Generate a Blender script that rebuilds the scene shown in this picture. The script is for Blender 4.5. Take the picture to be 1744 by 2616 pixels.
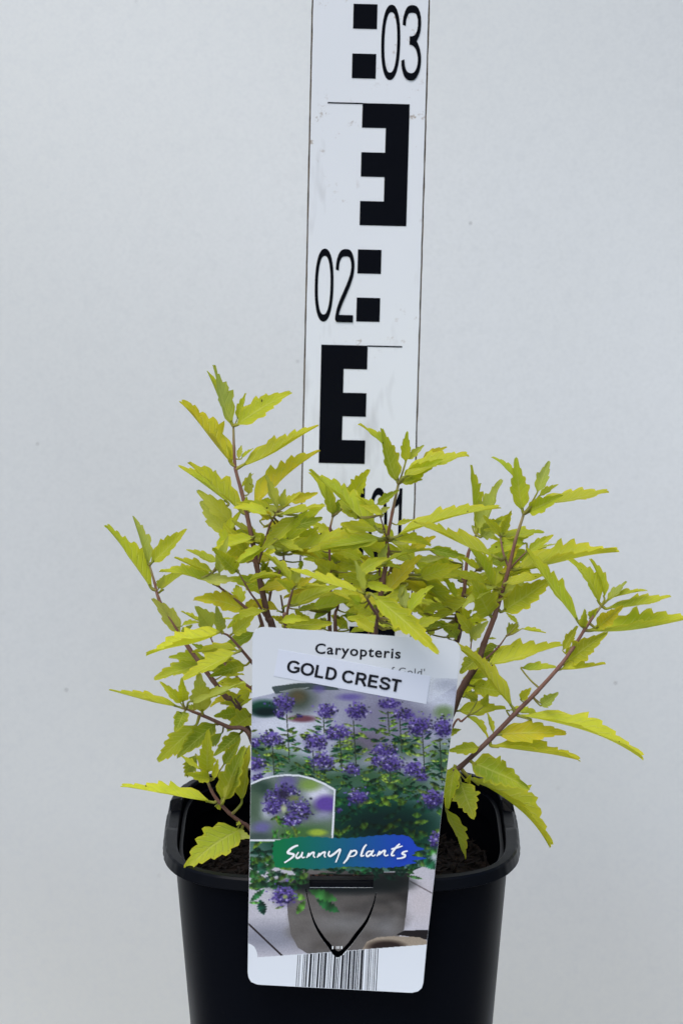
import bpy, math, random
import numpy as np
from mathutils import Vector, Matrix, noise as mnoise

for o in list(bpy.data.objects):
    bpy.data.objects.remove(o)
scene = bpy.context.scene
COL = scene.collection
R = math.radians
rnd = random.Random(11)

# ------------------------------------------------------------------ camera
SRC_W, SRC_H = 1744.0, 2616.0
DISP = SRC_W / 1568.0
D = 1.5                       # camera to pot-rim centre, metres
RIM_Z = 0.125
SIGHT = R(19.0)               # how steeply the rim is looked down on
F = 9050.0 * DISP             # focal length in photograph pixels
OFF = math.atan((1886 - 1176) * DISP / F)
PITCH = SIGHT - OFF
CAM = Vector((0.0, -D * math.cos(SIGHT), RIM_Z + D * math.sin(SIGHT)))
FWD = Vector((0, math.cos(PITCH), -math.sin(PITCH)))
UP = Vector((0, math.sin(PITCH), math.cos(PITCH)))
cam_data = bpy.data.cameras.new('camera')
cam = bpy.data.objects.new('camera', cam_data)
COL.objects.link(cam)
cam.location = CAM
cam.rotation_euler = (R(90) - PITCH, 0, 0)
cam_data.sensor_fit = 'HORIZONTAL'
cam_data.sensor_width = 36
cam_data.lens = F / SRC_W * 36
cam_data.clip_start = 0.05
cam_data.clip_end = 100
cam_data.dof.use_dof = True
cam_data.dof.focus_distance = 1.47
cam_data.dof.aperture_fstop = 32
scene.camera = cam

# ------------------------------------------------------------------ light
SUN_EL, SUN_AZ = R(58), R(-28)           # azimuth from the camera's back, to the left
world = bpy.data.worlds.new('World')
scene.world = world
world.use_nodes = True
wn = world.node_tree
sky = wn.nodes.new('ShaderNodeTexSky')
sky.sky_type = 'NISHITA'
sky.sun_disc = False
sky.sun_elevation = SUN_EL
sky.sun_rotation = R(180) + SUN_AZ * -1
sky.air_density = 1.0
sky.dust_density = 2.0
sky.ozone_density = 0.6
bg = wn.nodes['Background']
bg.inputs[1].default_value = 0.14
wn.links.new(sky.outputs[0], bg.inputs[0])
sd = bpy.data.lights.new('sun', 'SUN')
sd.energy = 1.35
sd.angle = R(40)
sd.color = (1.0, 0.98, 0.95)
sun = bpy.data.objects.new('sun', sd)
COL.objects.link(sun)
dirv = Vector((math.sin(SUN_AZ) * math.cos(SUN_EL), -math.cos(SUN_AZ) * math.cos(SUN_EL), math.sin(SUN_EL)))
sun.rotation_euler = dirv.to_track_quat('Z', 'Y').to_euler()
scene.view_settings.view_transform = 'Standard'
scene.view_settings.look = 'None'
scene.view_settings.gamma = 1
scene.view_settings.use_curve_mapping = False
scene.view_settings.exposure = 0.50

# ------------------------------------------------------------------ helpers
def ray(px, py):
    return FWD + Vector((1, 0, 0)) * ((px - SRC_W / 2) / F) - UP * ((py - SRC_H / 2) / F)
def at(px, py, y):
    """photograph pixel -> the world point on the plane at depth y"""
    r = ray(px, py)
    return CAM + r * ((y - CAM.y) / r.y)
def proj(p):
    v = p - CAM
    z = v.dot(FWD)
    return (SRC_W / 2 + F * v.x / z, SRC_H / 2 - F * v.dot(UP) / z)
def tag(o, label=None, cat=None, group=None, kind=None):
    if label: o['label'] = label
    if cat: o['category'] = cat
    if group: o['group'] = group
    if kind: o['kind'] = kind
    return o
def empty(name, loc=(0, 0, 0)):
    o = bpy.data.objects.new(name, None)
    o.empty_display_size = 0.02
    COL.objects.link(o)
    o.location = loc
    return o
def mesh_obj(name, verts, faces, mat, parent=None, smooth=False):
    me = bpy.data.meshes.new(name)
    off = parent.matrix_world.translation.copy() if False else Vector((0, 0, 0))
    me.from_pydata([tuple(v) for v in verts], [], faces)
    me.materials.append(mat)
    if smooth:
        me.polygons.foreach_set('use_smooth', [True] * len(me.polygons))
    me.update()
    o = bpy.data.objects.new(name, me)
    COL.objects.link(o)
    if parent is not None:
        o.parent = parent
    return o

def new_mat(name):
    m = bpy.data.materials.new(name)
    m.use_nodes = True
    nt = m.node_tree
    return m, nt, nt.nodes['Principled BSDF'], nt.nodes['Material Output']
def N(nt, t, **kw):
    n = nt.nodes.new(t)
    for k, v in kw.items(): setattr(n, k, v)
    return n
def simple(name, col, rough=0.5, spec=0.5):
    m, nt, b, out = new_mat(name)
    b.inputs['Base Color'].default_value = (*col, 1)
    b.inputs['Roughness'].default_value = rough
    b.inputs['Specular IOR Level'].default_value = spec
    return m
def mixrgb(nt, a, b, fac, blend='MIX'):
    n = N(nt, 'ShaderNodeMix', data_type='RGBA', blend_type=blend)
    for i, v in ((0, fac), (6, a), (7, b)):
        if hasattr(v, 'node'): nt.links.new(v, n.inputs[i])
        elif i == 0: n.inputs[0].default_value = v
        else: n.inputs[i].default_value = (*v, 1)
    return n.outputs[2]
def ramp(nt, src, p0, p1, c0=(0, 0, 0), c1=(1, 1, 1)):
    n = N(nt, 'ShaderNodeValToRGB')
    n.color_ramp.elements[0].position = p0; n.color_ramp.elements[1].position = p1
    n.color_ramp.elements[0].color = (*c0, 1); n.color_ramp.elements[1].color = (*c1, 1)
    nt.links.new(src, n.inputs[0])
    return n.outputs[0]
def noise(nt, scale, detail=3, rough=.5, co=None, stretch=None):
    n = N(nt, 'ShaderNodeTexNoise')
    n.inputs['Scale'].default_value = scale; n.inputs['Detail'].default_value = detail
    n.inputs['Roughness'].default_value = rough
    if co is None:
        co = N(nt, 'ShaderNodeTexCoord').outputs['Object']
    if stretch:
        mp = N(nt, 'ShaderNodeMapping'); mp.inputs['Scale'].default_value = stretch
        nt.links.new(co, mp.inputs[0]); co = mp.outputs[0]
    nt.links.new(co, n.inputs['Vector'])
    return n.outputs[0]
def bump(nt, h, strength, dist, b):
    n = N(nt, 'ShaderNodeBump')
    n.inputs['Strength'].default_value = strength; n.inputs['Distance'].default_value = dist
    nt.links.new(h, n.inputs['Height']); nt.links.new(n.outputs[0], b.inputs['Normal'])

def srgb(c):
    c = np.asarray(c, float) / 255.0
    return np.where(c <= 0.04045, c / 12.92, ((c + 0.055) / 1.055) ** 2.4)

# ------------------------------------------------------------------ materials
def m_cloth():
    m, nt, b, out = new_mat('white_cloth')
    big = noise(nt, 3.0, 2)
    c = mixrgb(nt, (0.715, 0.728, 0.690), (0.738, 0.755, 0.742), ramp(nt, big, .32, .68))
    fine = noise(nt, 800, 2)
    c = mixrgb(nt, c, (0.685, 0.702, 0.690), ramp(nt, fine, .42, .72))
    c = mixrgb(nt, c, (0.66, 0.68, 0.672), ramp(nt, noise(nt, 150, 4, .65), .5, .8, (0, 0, 0), (.55, .55, .55)))
    vo = N(nt, 'ShaderNodeTexVoronoi', voronoi_dimensions='2D'); vo.inputs['Scale'].default_value = 15
    sx_ = N(nt, 'ShaderNodeSeparateXYZ'); cx_ = N(nt, 'ShaderNodeCombineXYZ')
    nt.links.new(N(nt, 'ShaderNodeTexCoord').outputs['Object'], sx_.inputs[0])
    nt.links.new(sx_.outputs[0], cx_.inputs[0]); nt.links.new(sx_.outputs[2], cx_.inputs[1])
    nt.links.new(cx_.outputs[0], vo.inputs['Vector'])
    se = N(nt, 'ShaderNodeSeparateColor'); nt.links.new(vo.outputs['Color'], se.inputs[0])
    gate = N(nt, 'ShaderNodeMath', operation='MULTIPLY')
    nt.links.new(ramp(nt, vo.outputs['Distance'], .004, .010, (1, 1, 1), (0, 0, 0)), gate.inputs[0])
    nt.links.new(ramp(nt, se.outputs[0], .45, .95), gate.inputs[1])
    c = mixrgb(nt, c, (0.12, 0.11, 0.10), gate.outputs[0])
    nt.links.new(c, b.inputs['Base Color'])
    b.inputs['Roughness'].default_value = 0.75
    b.inputs['Specular IOR Level'].default_value = .25
    w1 = N(nt, 'ShaderNodeTexWave'); w1.inputs['Scale'].default_value = 300; w1.bands_direction = 'DIAGONAL'
    w1.inputs['Distortion'].default_value = 1.5
    w1.inputs['Detail'].default_value = 1
    co = N(nt, 'ShaderNodeTexCoord').outputs['Object']; nt.links.new(co, w1.inputs[0])
    mixh = N(nt, 'ShaderNodeMath', operation='ADD')
    nt.links.new(w1.outputs[1], mixh.inputs[0]); nt.links.new(noise(nt, 500, 2), mixh.inputs[1])
    bump(nt, mixh.outputs[0], .10, .0004, b)
    return m
def m_staff_white():
    m, nt, b, out = new_mat('staff_white_enamel')
    c = mixrgb(nt, (0.755, 0.780, 0.800), (0.725, 0.750, 0.770), noise(nt, 20, 3))
    st = N(nt, 'ShaderNodeMath', operation='MULTIPLY')
    nt.links.new(ramp(nt, noise(nt, 260, 4, .7), .60, .72), st.inputs[0])
    nt.links.new(ramp(nt, noise(nt, 42, 2), .50, .68), st.inputs[1])
    c = mixrgb(nt, c, (0.34, 0.27, 0.21), st.outputs[0])
    scuff = ramp(nt, noise(nt, 90, 3, .6, stretch=(1, 1, .25)), .60, .80)
    c = mixrgb(nt, c, (0.54, 0.55, 0.56), scuff)
    nt.links.new(c, b.inputs['Base Color'])
    b.inputs['Roughness'].default_value = .5
    b.inputs['Specular IOR Level'].default_value = .3
    return m
def m_staff_edge():
    m, nt, b, out = new_mat('worn_board_edge')
    c = mixrgb(nt, (0.05, 0.038, 0.026), (0.20, 0.155, 0.11), ramp(nt, noise(nt, 160, 4, .7), .4, .75))
    nt.links.new(c, b.inputs['Base Color']); b.inputs['Roughness'].default_value = .8
    return m
def m_staff_black():
    m, nt, b, out = new_mat('staff_black_print')
    c = mixrgb(nt, (0.0025, 0.0030, 0.0055), (0.004, 0.005, 0.008), noise(nt, 60, 3))
    c = mixrgb(nt, c, (0.03, 0.033, 0.038), ramp(nt, noise(nt, 130, 5, .75), .72, .82))
    nt.links.new(c, b.inputs['Base Color']); b.inputs['Roughness'].default_value = .5
    b.inputs['Specular IOR Level'].default_value = .05
    return m
def m_pot(name='black_pot_plastic', spec=.03):
    m, nt, b, out = new_mat(name)
    c = mixrgb(nt, (0.0010, 0.0015, 0.0032), (0.0018, 0.0025, 0.0046), noise(nt, 30, 3))
    c = mixrgb(nt, c, (0.014, 0.012, 0.010), ramp(nt, noise(nt, 300, 4, .7), .70, .85))
    nt.links.new(c, b.inputs['Base Color'])
    rr = N(nt, 'ShaderNodeMapRange'); rr.inputs[3].default_value = .30; rr.inputs[4].default_value = .42
    nt.links.new(noise(nt, 40, 4), rr.inputs[0]); nt.links.new(rr.outputs[0], b.inputs['Roughness'])
    b.inputs['Specular IOR Level'].default_value = spec
    bump(nt, noise(nt, 900, 2), .06, .0003, b)
    return m
def m_soil():
    m, nt, b, out = new_mat('peat_soil')
    c = mixrgb(nt, (0.003, 0.0026, 0.0024), (0.022, 0.012, 0.008), ramp(nt, noise(nt, 350, 4, .7), .4, .8))
    nt.links.new(c, b.inputs['Base Color']); b.inputs['Roughness'].default_value = .9
    b.inputs['Specular IOR Level'].default_value = .2
    return m
def m_leaf():
    m, nt, b, out = new_mat('golden_leaf')
    at_ = N(nt, 'ShaderNodeAttribute', attribute_name='tint')
    uv = N(nt, 'ShaderNodeUVMap', uv_map='UVMap')
    sep = N(nt, 'ShaderNodeSeparateXYZ'); nt.links.new(uv.outputs[0], sep.inputs[0])
    # u in -1..1 across, v 0..1 along
    ab = N(nt, 'ShaderNodeMath', operation='ABSOLUTE'); nt.links.new(sep.outputs[0], ab.inputs[0])
    k = N(nt, 'ShaderNodeMath', operation='MULTIPLY'); k.inputs[1].default_value = -.20
    nt.links.new(ab.outputs[0], k.inputs[0])
    s = N(nt, 'ShaderNodeMath', operation='ADD'); nt.links.new(sep.outputs[1], s.inputs[0]); nt.links.new(k.outputs[0], s.inputs[1])
    fr = N(nt, 'ShaderNodeMath', operation='MULTIPLY'); fr.inputs[1].default_value = 9.0; nt.links.new(s.outputs[0], fr.inputs[0])
    pp = N(nt, 'ShaderNodeMath', operation='PINGPONG'); pp.inputs[1].default_value = .5; nt.links.new(fr.outputs[0], pp.inputs[0])
    vein = ramp(nt, pp.outputs[0], 0.0, .13, (1, 1, 1), (0, 0, 0))
    mid = ramp(nt, ab.outputs[0], .03, .10, (1, 1, 1), (0, 0, 0))
    vv = N(nt, 'ShaderNodeMath', operation='MAXIMUM'); nt.links.new(vein, vv.inputs[0]); nt.links.new(mid, vv.inputs[1])
    var = noise(nt, 120, 3, .6)
    c = mixrgb(nt, at_.outputs['Color'], (0.36, 0.48, 0.03), ramp(nt, var, .45, .75, (0, 0, 0), (.5, .5, .5)))
    c = mixrgb(nt, c, (0.72, 0.67, 0.05), ramp(nt, noise(nt, 60, 2), .48, .75, (0, 0, 0), (.55, .55, .55)))
    fv = N(nt, 'ShaderNodeMath', operation='MULTIPLY'); fv.inputs[1].default_value = .38; nt.links.new(vv.outputs[0], fv.inputs[0])
    c = mixrgb(nt, c, (0.66, 0.68, 0.20), fv.outputs[0])
    spots = ramp(nt, noise(nt, 420, 1), .77, .80)
    c = mixrgb(nt, c, (0.06, 0.05, 0.01), spots)
    nt.links.new(c, b.inputs['Base Color'])
    b.inputs['Roughness'].default_value = .62
    b.inputs['Specular IOR Level'].default_value = .22
    hgt = N(nt, 'ShaderNodeMath', operation='SUBTRACT'); nt.links.new(noise(nt, 500, 3), hgt.inputs[0]); nt.links.new(vv.outputs[0], hgt.inputs[1])
    bump(nt, hgt.outputs[0], .55, .0004, b)
    tr = N(nt, 'ShaderNodeBsdfTranslucent')
    ct = mixrgb(nt, c, (1.0, 1.0, .35), 1.0, 'MULTIPLY')
    nt.links.new(ct, tr.inputs[0])
    mx = N(nt, 'ShaderNodeMixShader'); mx.inputs[0].default_value = .46
    nt.links.new(b.outputs[0], mx.inputs[1]); nt.links.new(tr.outputs[0], mx.inputs[2])
    nt.links.new(mx.outputs[0], out.inputs[0])
    return m
def m_stem():
    m, nt, b, out = new_mat('stem_bark')
    at_ = N(nt, 'ShaderNodeAttribute', attribute_name='tint')
    c = mixrgb(nt, at_.outputs['Color'], (0.30, 0.20, 0.15), ramp(nt, noise(nt, 500, 3, .6, stretch=(1, 1, .3)), .5, .9, (0, 0, 0), (.6, .6, .6)))
    nt.links.new(c, b.inputs['Base Color']); b.inputs['Roughness'].default_value = .6
    b.inputs['Specular IOR Level'].default_value = .25
    bump(nt, noise(nt, 900, 3), .3, .0003, b)
    return m
def m_print():
    m, nt, b, out = new_mat('printed_picture')
    at_ = N(nt, 'ShaderNodeAttribute', attribute_name='ink')
    nt.links.new(at_.outputs['Color'], b.inputs['Base Color'])
    b.inputs['Roughness'].default_value = .42
    b.inputs['Specular IOR Level'].default_value = .25
    return m

M_CLOTH, M_SWHITE, M_SEDGE, M_SBLACK = m_cloth(), m_staff_white(), m_staff_edge(), m_staff_black()
M_RIM = m_pot('scuffed_pot_rim', .08)
M_POT, M_SOIL, M_LEAF, M_STEM, M_PRINT = m_pot(), m_soil(), m_leaf(), m_stem(), m_print()
M_CARD = simple('label_card', (0.68, 0.71, 0.735), .35, .4)
M_STICK = simple('paper_sticker', (0.63, 0.665, 0.745), .5, .2)
M_INK = simple('black_ink', (0.010, 0.011, 0.016), .5, .2)
M_INKG = simple('grey_ink', (0.06, 0.065, 0.08), .5, .2)
M_INKW = simple('white_ink', (0.80, 0.82, 0.82), .5, .2)
def m_water():
    m, nt, b, out = new_mat('water_drop')
    b.inputs['Base Color'].default_value = (.9, .95, 1, 1); b.inputs['Roughness'].default_value = .02
    b.inputs['Transmission Weight'].default_value = 1; b.inputs['IOR'].default_value = 1.33
    return m
M_WATER = m_water()

# ------------------------------------------------------------------ setting
def backdrop():
    nx, nz = 110, 140
    vs, fs = [], []
    for j in range(nz + 1):
        for i in range(nx + 1):
            x = -0.9 + 1.8 * i / nx
            z = -0.9 + 2.3 * j / nz
            y = 0.42 + 0.026 * mnoise.noise(Vector((x * 3.1 + z, z * 1.8, 2.0))) + 0.005 * mnoise.noise(Vector((x * 9 + z * 4, z * 3, 5.0)))
            vs.append((x, y, z))
    for j in range(nz):
        for i in range(nx):
            a = j * (nx + 1) + i
            fs.append((a, a + 1, a + nx + 2, a + nx + 1))
    o = mesh_obj('backdrop_cloth', vs, fs, M_CLOTH, smooth=True)
    tag(o, 'plain off-white cloth backdrop hanging behind the plant', 'backdrop', kind='structure')
backdrop()
def table():
    # top of the stand that carries pot and staff; it lies just below the picture's lower edge
    x, y0, y1, t, r = .30, -.25, .108, .02, .004
    vs, fs = [], []
    prof = [(-t, -r), (-t + r, 0), (-r, 0), (0, -r)]
    rings = []
    for z, ins in prof:
        ring = []
        for sx, yy, sy in ((-1, y0, -1), (1, y0, -1), (1, y1, 1), (-1, y1, 1)):
            ring.append(len(vs)); vs.append((sx * (x + ins), yy + sy * ins, z))
        rings.append(ring)
    for a, b in zip(rings, rings[1:]):
        for i in range(4):
            fs.append((a[i], a[(i + 1) % 4], b[(i + 1) % 4], b[i]))
    fs.append(tuple(rings[0][::-1])); fs.append(tuple(rings[-1]))
    o = mesh_obj('table_top', vs, fs, M_CLOTH)
    tag(o, 'cloth-covered table top carrying the black pot', 'table', kind='structure')
table()

# ------------------------------------------------------------------ measuring staff
STAFF_Y = 0.088
def staff():
    c793 = at(831.3 * DISP, 793 * DISP, STAFF_Y)     # centre line at the upper E's hairline
    c0 = at(851.5 * DISP, 0, STAFF_Y)
    ax = (c0 - c793); ax.y = 0; ax.normalize()
    rt = Vector((ax.z, 0, -ax.x))
    c236 = at(845.5 * DISP, 236 * DISP, STAFF_Y)
    unit = (c236 - c793).length / 100.0               # one staff millimetre
    def P(u, v, lay=0.0):
        return c793 + rt * (u * unit) + ax * (v * unit) + Vector((0, -lay, 0))
    zbot = -(c793.z - 0.0005) / (unit * ax.z)
    ztop = 190
    root = empty('measuring_staff', P(0, zbot) + Vector((0, 0.006, 0)))
    tag(root, 'tall white measuring staff with black E marks and numerals behind the plant', 'measuring staff')
    bpy.context.view_layer.update()
    inv = root.matrix_world.inverted()
    def put(name, vs, fs, mat, parent=root):
        o = mesh_obj(name, [inv @ v for v in vs] if parent is root else vs, fs, mat, parent)
        return o
    HW = 23.7
    def wob(v, sd): return 0.18 * mnoise.noise(Vector((v * .13, sd, 0))) + .08 * mnoise.noise(Vector((v * .6, sd, 3)))
    # board core, with slightly worn edges
    n = 120
    vs, fs = [], []
    for i in range(n + 1):
        v = zbot + (ztop - zbot) * i / n
        for u, dep in ((-HW + wob(v, 1), 0.0004), (HW + wob(v, 7), 0.0004), (HW, 0.012), (-HW, 0.012)):
            vs.append(P(u, v) + Vector((0, dep, 0)))
    for i in range(n):
        a = 4 * i
        for k in range(4):
            fs.append((a + k, a + (k + 1) % 4, a + 4 + (k + 1) % 4, a + 4 + k))
    fs.append((3, 2, 1, 0)); fs.append((4 * n, 4 * n + 1, 4 * n + 2, 4 * n + 3))
    put('board', vs, fs, M_SEDGE)
    vs, fs = [], []
    for i in range(n + 1):
        v = zbot + (ztop - zbot) * i / n
        vs += [P(-HW + .66 + .8 * wob(v, 11), v), P(HW - .66 + .8 * wob(v, 17), v)]
    for i in range(n):
        a = 2 * i
        fs.append((a, a + 1, a + 3, a + 2))
    put('face_plate', vs, fs, M_SWHITE)
    LAY = 0.00015
    def poly(name, pts):
        vs = [P(u, v, LAY) for u, v in pts]
        return put(name, vs, [tuple(range(len(vs)))], M_SBLACK)
    def rects(name, rs, lay=LAY):
        vs, fs = [], []
        for (u0, u1, v0, v1) in rs:
            a = len(vs)
            vs += [P(u0, v0, lay), P(u1, v0, lay), P(u1, v1, lay), P(u0, v1, lay)]
            fs.append((a, a + 1, a + 2, a + 3))
        return put(name, vs, fs, M_SBLACK)
    def ribbon(pts, half, sx, ox, oz, closed=False):
        """stroke of constant width drawn in letter space, then squeezed by sx"""
        n = len(pts); L, Rr = [], []
        for i in range(n):
            a = pts[i - 1] if (i or closed) else pts[0]
            b = pts[(i + 1) % n] if (i < n - 1 or closed) else pts[-1]
            dx, dy = b[0] - a[0], b[1] - a[1]; l = math.hypot(dx, dy) or 1
            nx, ny = -dy / l * half, dx / l * half
            L.append((pts[i][0] + nx, pts[i][1] + ny)); Rr.append((pts[i][0] - nx, pts[i][1] - ny))
        vs = [P(ox + x * sx, oz + y, LAY + 1.5e-6 * i) for i, (x, y) in enumerate(L)] + [P(ox + x * sx, oz + y, LAY + 1.5e-6 * i) for i, (x, y) in enumerate(Rr)] if not closed else [P(ox + x * sx, oz + y, LAY) for x, y in L] + [P(ox + x * sx, oz + y, LAY) for x, y in Rr]
        fs = [(i, (i + 1) % n, n + (i + 1) % n, n + i) for i in range(n if closed else n - 1)]
        return vs, fs
    def spline(ctrl, k=14):
        out = []
        p = [ctrl[0]] + ctrl + [ctrl[-1]]
        for i in range(1, len(p) - 2):
            for j in range(k):
                t = j / k
                out.append(tuple(.5 * (2 * p[i][q] + (p[i + 1][q] - p[i - 1][q]) * t + (2 * p[i - 1][q] - 5 * p[i][q] + 4 * p[i + 1][q] - p[i + 2][q]) * t * t + (3 * p[i][q] - p[i - 1][q] - 3 * p[i + 1][q] + p[i + 2][q]) * t ** 3) for q in (0, 1)))
        out.append(ctrl[-1]); return out
    H = 30.4; h = 1.52          # numeral height, half stroke (letter space)
    def glyph(ch):
        lo, hi = h, H - h
        if ch == '0':
            return [(10 + 7.6 * math.copysign(abs(math.cos(a)) ** .86, math.cos(a)), H / 2 + (H / 2 - h) * math.copysign(abs(math.sin(a)) ** .9, math.sin(a))) for a in [2 * math.pi * i / 64 for i in range(64)]], True
        if ch == '3':
            up = [(2.0, 22.2), (2.6, 25.2), (5.2, 28.2), (9.6, hi), (14.0, 28.1), (16.4, 24.8), (16.2, 20.4), (13.6, 17.4), (10.4, 16.5), (7.6, 16.4)]
            dn = [(7.6, 16.0), (11.2, 15.6), (15.0, 13.6), (17.4, 9.6), (16.9, 5.4), (13.8, 2.3), (9.4, lo), (5.0, 2.5), (2.4, 5.2), (1.6, 8.3)]
            return [spline(up), spline(dn)], None
        if ch == '2':
            a = spline([(2.0, 21.6), (2.8, 25.4), (5.6, 28.2), (10.0, hi), (14.4, 28.2), (16.9, 24.8), (16.6, 20.8), (14.2, 16.8), (10.4, 12.6), (6.4, 8.4), (3.6, 4.6), (2.4, lo)])
            return a + [(2.5, lo), (18.4, lo)], False
        if ch == '1':
            return [(5.0, 23.2), (8.4, 24.4), (10.6, 27), (11.4, H), (11.4, 0)], False
    def numeral(text, ox, oz, width):
        sx = width / 39.6
        vs, fs = [], []
        for i, ch in enumerate(text):
            pts, closed = glyph(ch)
            for j, st in enumerate(pts if closed is None else [pts]):
                v2, f2 = ribbon(st, h, sx, ox + i * 20.4 * sx, oz, bool(closed))
                v2 = [v - Vector((0, .00009 * j, 0)) for v in v2]
                a = len(vs); vs += v2; fs += [tuple(a + q for q in f) for f in f2]
        o = put('numeral', vs, fs, M_SBLACK)
        return o
    for base, txt, s in ((100, '03', 1), (0, '02', -1), (-100, '01', 1)):
        # s = 1: numerals right, E open to the left;   s = -1: mirrored
        if s == 1:
            rects('square_mark', [(-6.9, 2.7, base + 30, base + 40)]); rects('square_mark', [(-6.9, 2.7, base + 10, base + 20)])
            numeral(txt, 4.2, base + 9.6, 16.6)
            e = [(16.7, 0), (-2.3, 0), (-2.3, -10), (7.3, -10), (7.3, -20), (-2.3, -20), (-2.3, -30), (7.3, -30), (7.3, -40), (-2.3, -40), (-2.3, -50), (16.7, -50)]
            rects('hairline', [(-16.4, -2.3, base - .45, base + .1)])
        else:
            rects('square_mark', [(-2.7, 6.9, base + 30, base + 40)]); rects('square_mark', [(-2.7, 6.9, base + 10, base + 20)])
            numeral(txt, -20.3, base + 9.6, 16.6)
            e = [(-16.7, 0), (2.3, 0), (2.3, -10), (-7.3, -10), (-7.3, -20), (2.3, -20), (2.3, -30), (-7.3, -30), (-7.3, -40), (2.3, -40), (2.3, -50), (-16.7, -50)]
            rects('hairline', [(2.3, 16.4, base - .45, base + .1)])
        x0, x1 = (e[0][0], e[3][0])
        rs = [(min(x0, x1), max(x0, x1), base - 50, base)]
        xa, xb = sorted((e[3][0], e[1][0]))
        rs += [(xa, xb, base - 10, base), (xa, xb, base - 30, base - 20), (xa, xb, base - 50, base - 40)]
        rects('letter_e_mark', rs)
staff()

# ------------------------------------------------------------------ pot and soil
NP = 3.6
def sup(a, b, th, n=NP):
    c, s = math.cos(th), math.sin(th)
    return (a * math.copysign(abs(c) ** (2 / n), c), b * math.copysign(abs(s) ** (2 / n), s))
POT_HALF = 0.0672
def pot():
    root = empty('plant_pot', (0, 0, 0))
    tag(root, 'square black plastic nursery pot with flanged rim holding the shrub', 'pot')
    n = 360
    def loft(name, prof, close=False, edit=None, mat=None):
        vs, fs = [], []
        for k, (hx, z, ex) in enumerate(prof):
            for i in range(n):
                th = 2 * math.pi * i / n
                x, y = sup(hx, hx, th, ex)
                v = Vector((x, y, z))
                if edit: v = edit(k, v, th)
                vs.append(v)
        m = len(prof)
        for k in range(m - 1 + (1 if close else 0)):
            for i in range(n):
                a, b = k * n + i, k * n + (i + 1) % n
                c, d = ((k + 1) % m) * n + (i + 1) % n, ((k + 1) % m) * n + i
                fs.append((a, b, c, d))
        o = mesh_obj(name, vs, fs, mat or M_POT, root, smooth=True)
        o.data.set_sharp_from_angle(angle=R(28))
        return o
    zc = RIM_Z - 0.0050           # lower edge of the collar
    wall = [(0.0490, 0.0, 4.4), (0.0525, 0.0012, 4.4), (0.0537, 0.004, 4.4), (0.0568, .045, 4.4), (0.0598, .085, 4.4), (0.0625, zc + .001, 4.4),
            (0.0614, zc + .001, 4.4), (0.0606, zc - .01, 4.4), (0.0570, .07, 4.4), (0.0520, .006, 4.4), (0.0300, .004, 4.4)]
    wall_o = loft('wall', wall)
    bot = [Vector((*sup(0.0490, 0.0490, 2 * math.pi * i / 64, 4.6), 0.0006)) for i in range(64)]
    mesh_obj('base', bot, [tuple(range(64))], M_POT, root)
    t = RIM_Z
    H = POT_HALF
    prof = [(H - .0068, zc + .0012, NP), (H - .0010, zc, NP), (H, zc + .0006, NP), (H - .0007, t - .0007, NP), (H - .0013, t, NP),
            (H - .0050, t + .0002, 4.2), (H - .0055, t, 4.3), (H - .0058, t - .0012, 4.3), (H - .0078, t - .012, 4.3), (H - .0086, t - .012, 4.3), (H - .0076, zc + .0012, 4.0)]
    def notch(k, v, th):
        # moulded notch in the flange at both sides of the pot
        if abs(v.x) > H * .80 and -.006 < v.y < .024 and k in (3, 4, 5):
            v.z -= .0034 if k == 4 else (.0034 if k == 3 else .0036)
        elif k in (2, 3, 4):
            v.x += .00022 * mnoise.noise(Vector((v.x * 300, v.y * 300, 1)))
        return v
    rim = loft('rim', prof, close=True, edit=notch, mat=M_RIM)
    inside_mat = simple('matte_black_inside', (0.0022, 0.0024, 0.0034), .95, 0.0)  # even near-black matte, zero specular, for the inner faces of rim and wall
    for ob, bands in ((rim, (7, 8, 9)), (wall_o, (6, 7, 8, 9))):
        ob.data.materials.append(inside_mat)
        for p in ob.data.polygons:
            if p.index // n in bands: p.material_index = 1
    # water drops clinging to the left wall
    for px, py, r, el in ((471, 2466, .0009, 1.3), (474, 2522, .0017, 2.0), (478, 2548, .0007, 1.2), (484, 2605, .0012, 1.8), (1297, 2280, .0006, 1.4)):
        c = at(px, py, 0.0)
        half = float(np.interp(c.z, [.045, .085, .118], [.0568, .0598, .0623]))
        c.x = math.copysign(half + r * .2, c.x)
        vs, fs = [], []
        for a in range(7):
            for b in range(10):
                p, q = math.pi * a / 6, 2 * math.pi * b / 10
                vs.append(c + Vector((math.sin(p) * math.cos(q) * r * .62, math.sin(p) * math.sin(q) * r, math.cos(p) * r * el * (1 if p > 1.6 else 1.15))))
        for a in range(6):
            for b in range(10):
                fs.append((a * 10 + b, a * 10 + (b + 1) % 10, (a + 1) * 10 + (b + 1) % 10, (a + 1) * 10 + b))
        mesh_obj('water_drop', vs, fs, M_WATER, root, smooth=True)
    return root
pot()

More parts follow.
